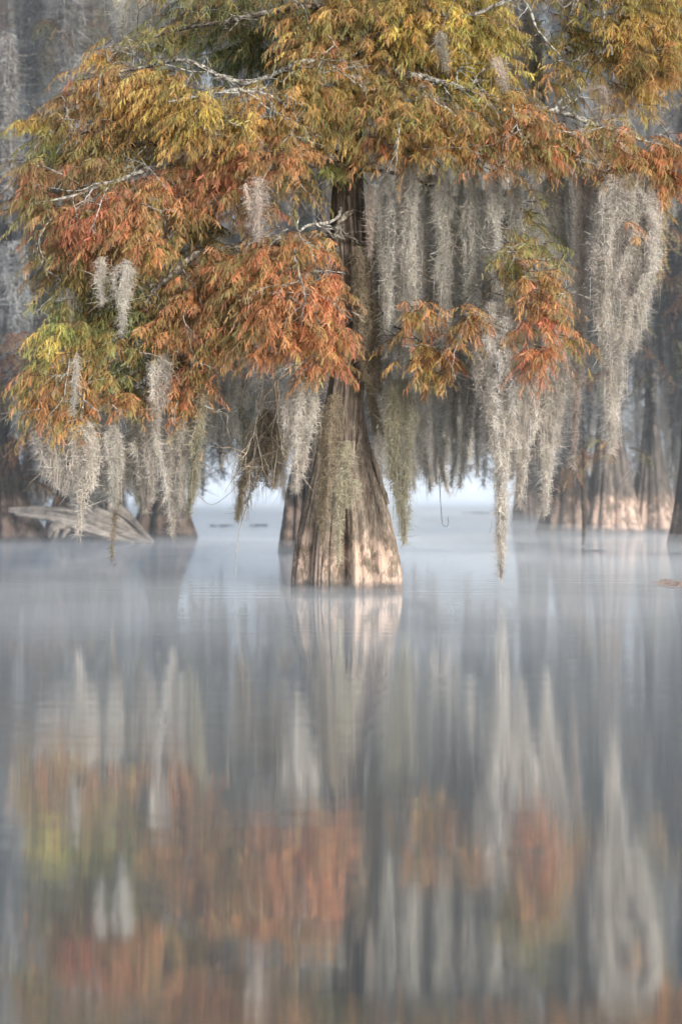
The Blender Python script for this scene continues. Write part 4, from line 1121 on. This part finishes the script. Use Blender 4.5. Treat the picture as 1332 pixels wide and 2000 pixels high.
def floater(label, px, py, w, col, name='floating_debris', cat='floating debris', h=0.03, dp=0.5, n=60):
    Y = H * F / (py - HZ)
    mb = MB()
    k = Y / F
    w *= k
    c = at(px, py, Y)
    p = c + np.stack([rng.normal(size=n) * w * .28, rng.normal(size=n) * dp * .3, 0.006 + rng.random(n) * h], 1)
    ang_ = rng.random(n) * 6.28
    for i in range(n):
        L = w * (.1 + .15 * rng.random())
        u = np.array([math.cos(ang_[i]), math.sin(ang_[i]), rng.normal() * .1]) * L
        v_ = np.array([-math.sin(ang_[i]), math.cos(ang_[i]), rng.normal() * .15]) * L * .35
        mb.add([p[i] - u, p[i] - v_ * .8, p[i] + u, p[i] + v_], [[0, 1, 2, 3]], None, np.array(col) * (.6 + .7 * rng.random()))
    tag(mb.build(name, M_MOSS, origin=c), label, cat)


floater('rust brown mat of fallen leaves floating at the right edge', 1320, 1141, 58, srgb(176, 142, 124), n=150, dp=1.6, name='leaf_mat', cat='leaf mat', h=.02)
floater('left of two small white flecks floating before the fallen log', 280, 1109, 14, srgb(225, 225, 225), n=14, dp=.1, group=None) if False else floater('left of two small white flecks floating before the fallen log', 280, 1108, 14, srgb(225, 225, 225), n=14, dp=.1)
floater('right of two small white flecks floating before the fallen log', 293, 1109, 14, srgb(225, 225, 225), n=14, dp=.1)
floater('dark clump of debris on the water below the dangling left moss strand', 219, 1098, 16, srgb(70, 64, 62), n=40, dp=.1, h=.08)
floater('dark low debris in the bright gap, left of two', 438, 1027, 36, srgb(90, 95, 100), n=60, dp=1)
floater('dark low debris in the bright gap, right of two', 508, 1026, 40, srgb(90, 95, 100), n=60, dp=1)
floater('grey debris line in the right bright gap', 940, 1002, 44, srgb(90, 95, 100), n=60, dp=1)
floater('small dark debris at the right of the left gap below the others', 455, 1066, 12, srgb(80, 84, 88), n=16, dp=.2)
floater('grey sliver of debris before the right trunks', 1166, 1075, 38, srgb(90, 94, 98), n=40, dp=.3, h=.01)

# ================================================================== WATER
m, nt, nd, lk = mat('still_lake_water')
out = nd.new('ShaderNodeOutputMaterial')
tc = nd.new('ShaderNodeTexCoord')


def wave_noise(sx, sy, det, seed):
    mp = nd.new('ShaderNodeMapping')
    mp.inputs['Scale'].default_value = (sx, sy, 1)
    mp.inputs['Location'].default_value = (seed, seed * 2, 0)
    lk.new(tc.outputs['Object'], mp.inputs['Vector'])
    n_ = N(nd, 'ShaderNodeTexNoise', Scale=1.0, Detail=det, Roughness=0.5)
    lk.new(mp.outputs[0], n_.inputs['Vector'])
    return n_.outputs['Fac']


w1 = wave_noise(0.16, 2.9, 3.0, 3.1)
w2 = wave_noise(0.16, 5.5, 2.0, 7.7)
b1 = N(nd, 'ShaderNodeBump', Strength=1.0, Distance=0.0024)
lk.new(w1, b1.inputs['Height'])
b2 = N(nd, 'ShaderNodeBump', Strength=1.0, Distance=0.0020)
lk.new(w2, b2.inputs['Height'])
w3 = wave_noise(0.05, 0.22, 2.0, 13.3)
for bb, hi in ((b1, 1.6), (b2, 2.2)):
    mr3 = N(nd, 'ShaderNodeMapRange')
    mr3.inputs['From Min'].default_value = 0.38
    mr3.inputs['From Max'].default_value = 0.62
    mr3.inputs['To Min'].default_value = 0.35
    mr3.inputs['To Max'].default_value = hi
    mr3.clamp = True
    lk.new(w3, mr3.inputs['Value'])
    ml = N(nd, 'ShaderNodeMath', operation='MULTIPLY')
    ml.inputs[1].default_value = bb.inputs['Distance'].default_value
    lk.new(mr3.outputs[0], ml.inputs[0])
    lk.new(ml.outputs[0], bb.inputs['Distance'])
lk.new(b1.outputs[0], b2.inputs['Normal'])
gl = N(nd, 'ShaderNodeBsdfGlossy', Roughness=0.035)
gl.inputs['Color'].default_value = (0.94, 0.97, 1.0, 1)
lk.new(b2.outputs[0], gl.inputs['Normal'])
df = nd.new('ShaderNodeBsdfDiffuse')
df.inputs['Color'].default_value = (0.03, 0.045, 0.05, 1)
fr_ = N(nd, 'ShaderNodeFresnel', IOR=1.9)
mr = N(nd, 'ShaderNodeMapRange')
mr.inputs['To Min'].default_value = 0.6
mr.inputs['To Max'].default_value = 1.0
lk.new(fr_.outputs[0], mr.inputs['Value'])
ms = nd.new('ShaderNodeMixShader')
lk.new(mr.outputs[0], ms.inputs[0])
lk.new(df.outputs[0], ms.inputs[1])
lk.new(gl.outputs[0], ms.inputs[2])
lk.new(ms.outputs[0], out.inputs['Surface'])
mb = MB()
mb.add([(-1500, -60, 0), (1500, -60, 0), (1500, 3000, 0), (-1500, 3000, 0)], [[0, 1, 2, 3]])
tag(mb.build('water', m), kind='structure')


# ================================================================== MIST
def fog(name, x0, x1, y0, y1, z0, z1, dens, col=(0.88, 0.94, 1.0), aniso=0.0, emit=0.0):
    m, nt, nd, lk = mat(name + '_volume')
    out = nd.new('ShaderNodeOutputMaterial')
    v = N(nd, 'ShaderNodeVolumePrincipled', Density=dens, Anisotropy=aniso)
    v.inputs['Color'].default_value = (*col, 1)
    if emit:  # added glow standing in for light scattered many times inside the fog
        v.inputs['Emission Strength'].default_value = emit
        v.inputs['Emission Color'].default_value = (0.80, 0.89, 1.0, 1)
    lk.new(v.outputs[0], out.inputs['Volume'])
    mb = MB()
    V = [(x, y, z) for z in (z0, z1) for y in (y0, y1) for x in (x0, x1)]
    mb.add(V, [[0, 2, 3, 1], [4, 5, 7, 6], [0, 1, 5, 4], [2, 6, 7, 3], [0, 4, 6, 2], [1, 3, 7, 5]])
    return tag(mb.build(name, m), kind='structure')


FOGS = True
if FOGS:
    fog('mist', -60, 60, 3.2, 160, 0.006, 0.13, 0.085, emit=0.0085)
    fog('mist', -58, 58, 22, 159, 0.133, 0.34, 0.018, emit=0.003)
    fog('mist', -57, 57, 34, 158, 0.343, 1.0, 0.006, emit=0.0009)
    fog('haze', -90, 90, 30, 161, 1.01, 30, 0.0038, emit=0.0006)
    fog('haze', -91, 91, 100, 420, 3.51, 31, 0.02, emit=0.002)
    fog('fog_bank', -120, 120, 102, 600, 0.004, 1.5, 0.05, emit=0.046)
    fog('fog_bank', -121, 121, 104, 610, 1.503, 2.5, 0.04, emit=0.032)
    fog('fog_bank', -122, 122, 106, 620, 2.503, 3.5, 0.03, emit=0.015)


def wisp(x, y, z, rx, ry, rz, dens, emit):
    m, nt, nd, lk = mat('wisp_volume')
    out = nd.new('ShaderNodeOutputMaterial')
    v = N(nd, 'ShaderNodeVolumePrincipled', Density=dens)
    v.inputs['Color'].default_value = (0.9, 0.95, 1, 1)
    v.inputs['Emission Strength'].default_value = emit  # wisp glows by itself, in place of multiply scattered light
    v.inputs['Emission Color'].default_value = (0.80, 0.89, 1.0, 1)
    lk.new(v.outputs[0], out.inputs['Volume'])
    mb = MB()
    a_, b_ = 24, 12
    th = np.linspace(0, 2 * PI, a_, endpoint=False)[None]
    ph = np.linspace(-PI / 2, PI / 2, b_ + 1)[:, None]
    lump = 1 + 0.25 * vnoise(np.cos(th) * 1.5 + x, np.sin(th) * 1.5 + y, ph)
    V = np.stack([np.cos(ph) * np.cos(th) * rx * lump, np.cos(ph) * np.sin(th) * ry * lump, np.sin(ph) * rz + 0 * th], -1)
    i = np.arange(b_)[:, None] * a_
    j = np.arange(a_)[None]
    k = (j + 1) % a_
    mb.add(V.reshape(-1, 3), np.stack([i + j, i + k, i + a_ + k, i + a_ + j], -1).reshape(-1, 4))
    o = mb.build('mist_wisp', m)
    o.location = (x, y, z)
    tag(o, kind='structure')


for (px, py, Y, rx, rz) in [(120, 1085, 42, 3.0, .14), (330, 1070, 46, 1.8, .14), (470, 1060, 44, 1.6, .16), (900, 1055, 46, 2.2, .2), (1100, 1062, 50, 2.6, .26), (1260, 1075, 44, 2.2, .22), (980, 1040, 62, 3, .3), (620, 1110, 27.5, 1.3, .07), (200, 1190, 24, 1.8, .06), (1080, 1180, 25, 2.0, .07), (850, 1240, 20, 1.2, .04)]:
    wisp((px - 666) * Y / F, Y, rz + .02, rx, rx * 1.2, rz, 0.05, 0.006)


# ================================================================== LIGHT
EL, AZ = math.radians(23), math.radians(144)   # azimuth clockwise from +Y (camera looks along +Y)
w = bpy.data.worlds.new('World')
scene.world = w
w.use_nodes = True
nt = w.node_tree
sky = nt.nodes.new('ShaderNodeTexSky')
sky.sky_type = 'NISHITA'
sky.sun_disc = False
sky.sun_elevation = EL
sky.sun_rotation = AZ
sky.air_density = 1.0
sky.dust_density = 3.0
sky.ozone_density = 1.0
bg = nt.nodes['Background']
bg.inputs['Strength'].default_value = 0.15
nt.links.new(sky.outputs[0], bg.inputs['Color'])

sl = bpy.data.lights.new('sun', 'SUN')
sl.energy = 3.7
sl.angle = math.radians(24)
sl.color = (1.0, 0.95, 0.89)
so = bpy.data.objects.new('sun', sl)
COL.objects.link(so)
dirn = Vector((math.sin(AZ) * math.cos(EL), math.cos(AZ) * math.cos(EL), math.sin(EL)))
so.rotation_euler = dirn.to_track_quat('Z', 'Y').to_euler()
so.location = (10, 0, 20)

# ================================================================== CAMERA
cam = bpy.data.cameras.new('camera')
cam.sensor_fit = 'HORIZONTAL'
cam.sensor_width = 36
cam.lens = 36 * F / 1332
cam.shift_y = -(1000 - HZ) / 1332
cam.clip_end = 4000
cam.dof.use_dof = True
cam.dof.focus_distance = Y0 - 0.8
cam.dof.aperture_fstop = 1.1
co = bpy.data.objects.new('camera', cam)
COL.objects.link(co)
co.location = (0, 0, H)
co.rotation_euler = (PI / 2, 0, 0)
scene.camera = co

scene.view_settings.view_transform = 'Standard'
scene.view_settings.look = 'None'
scene.view_settings.exposure = 0
cy = scene.cycles
cy.max_bounces = 6
cy.diffuse_bounces = 3
cy.glossy_bounces = 3
cy.transmission_bounces = 3
cy.volume_bounces = 1
cy.transparent_max_bounces = 8
cy.use_denoising = True
cy.denoiser = 'OPENIMAGEDENOISE'
cy.sample_clamp_indirect = 4
tot = sum(len(o.data.polygons) for o in scene.objects if o.type == 'MESH')
print('polys', tot)
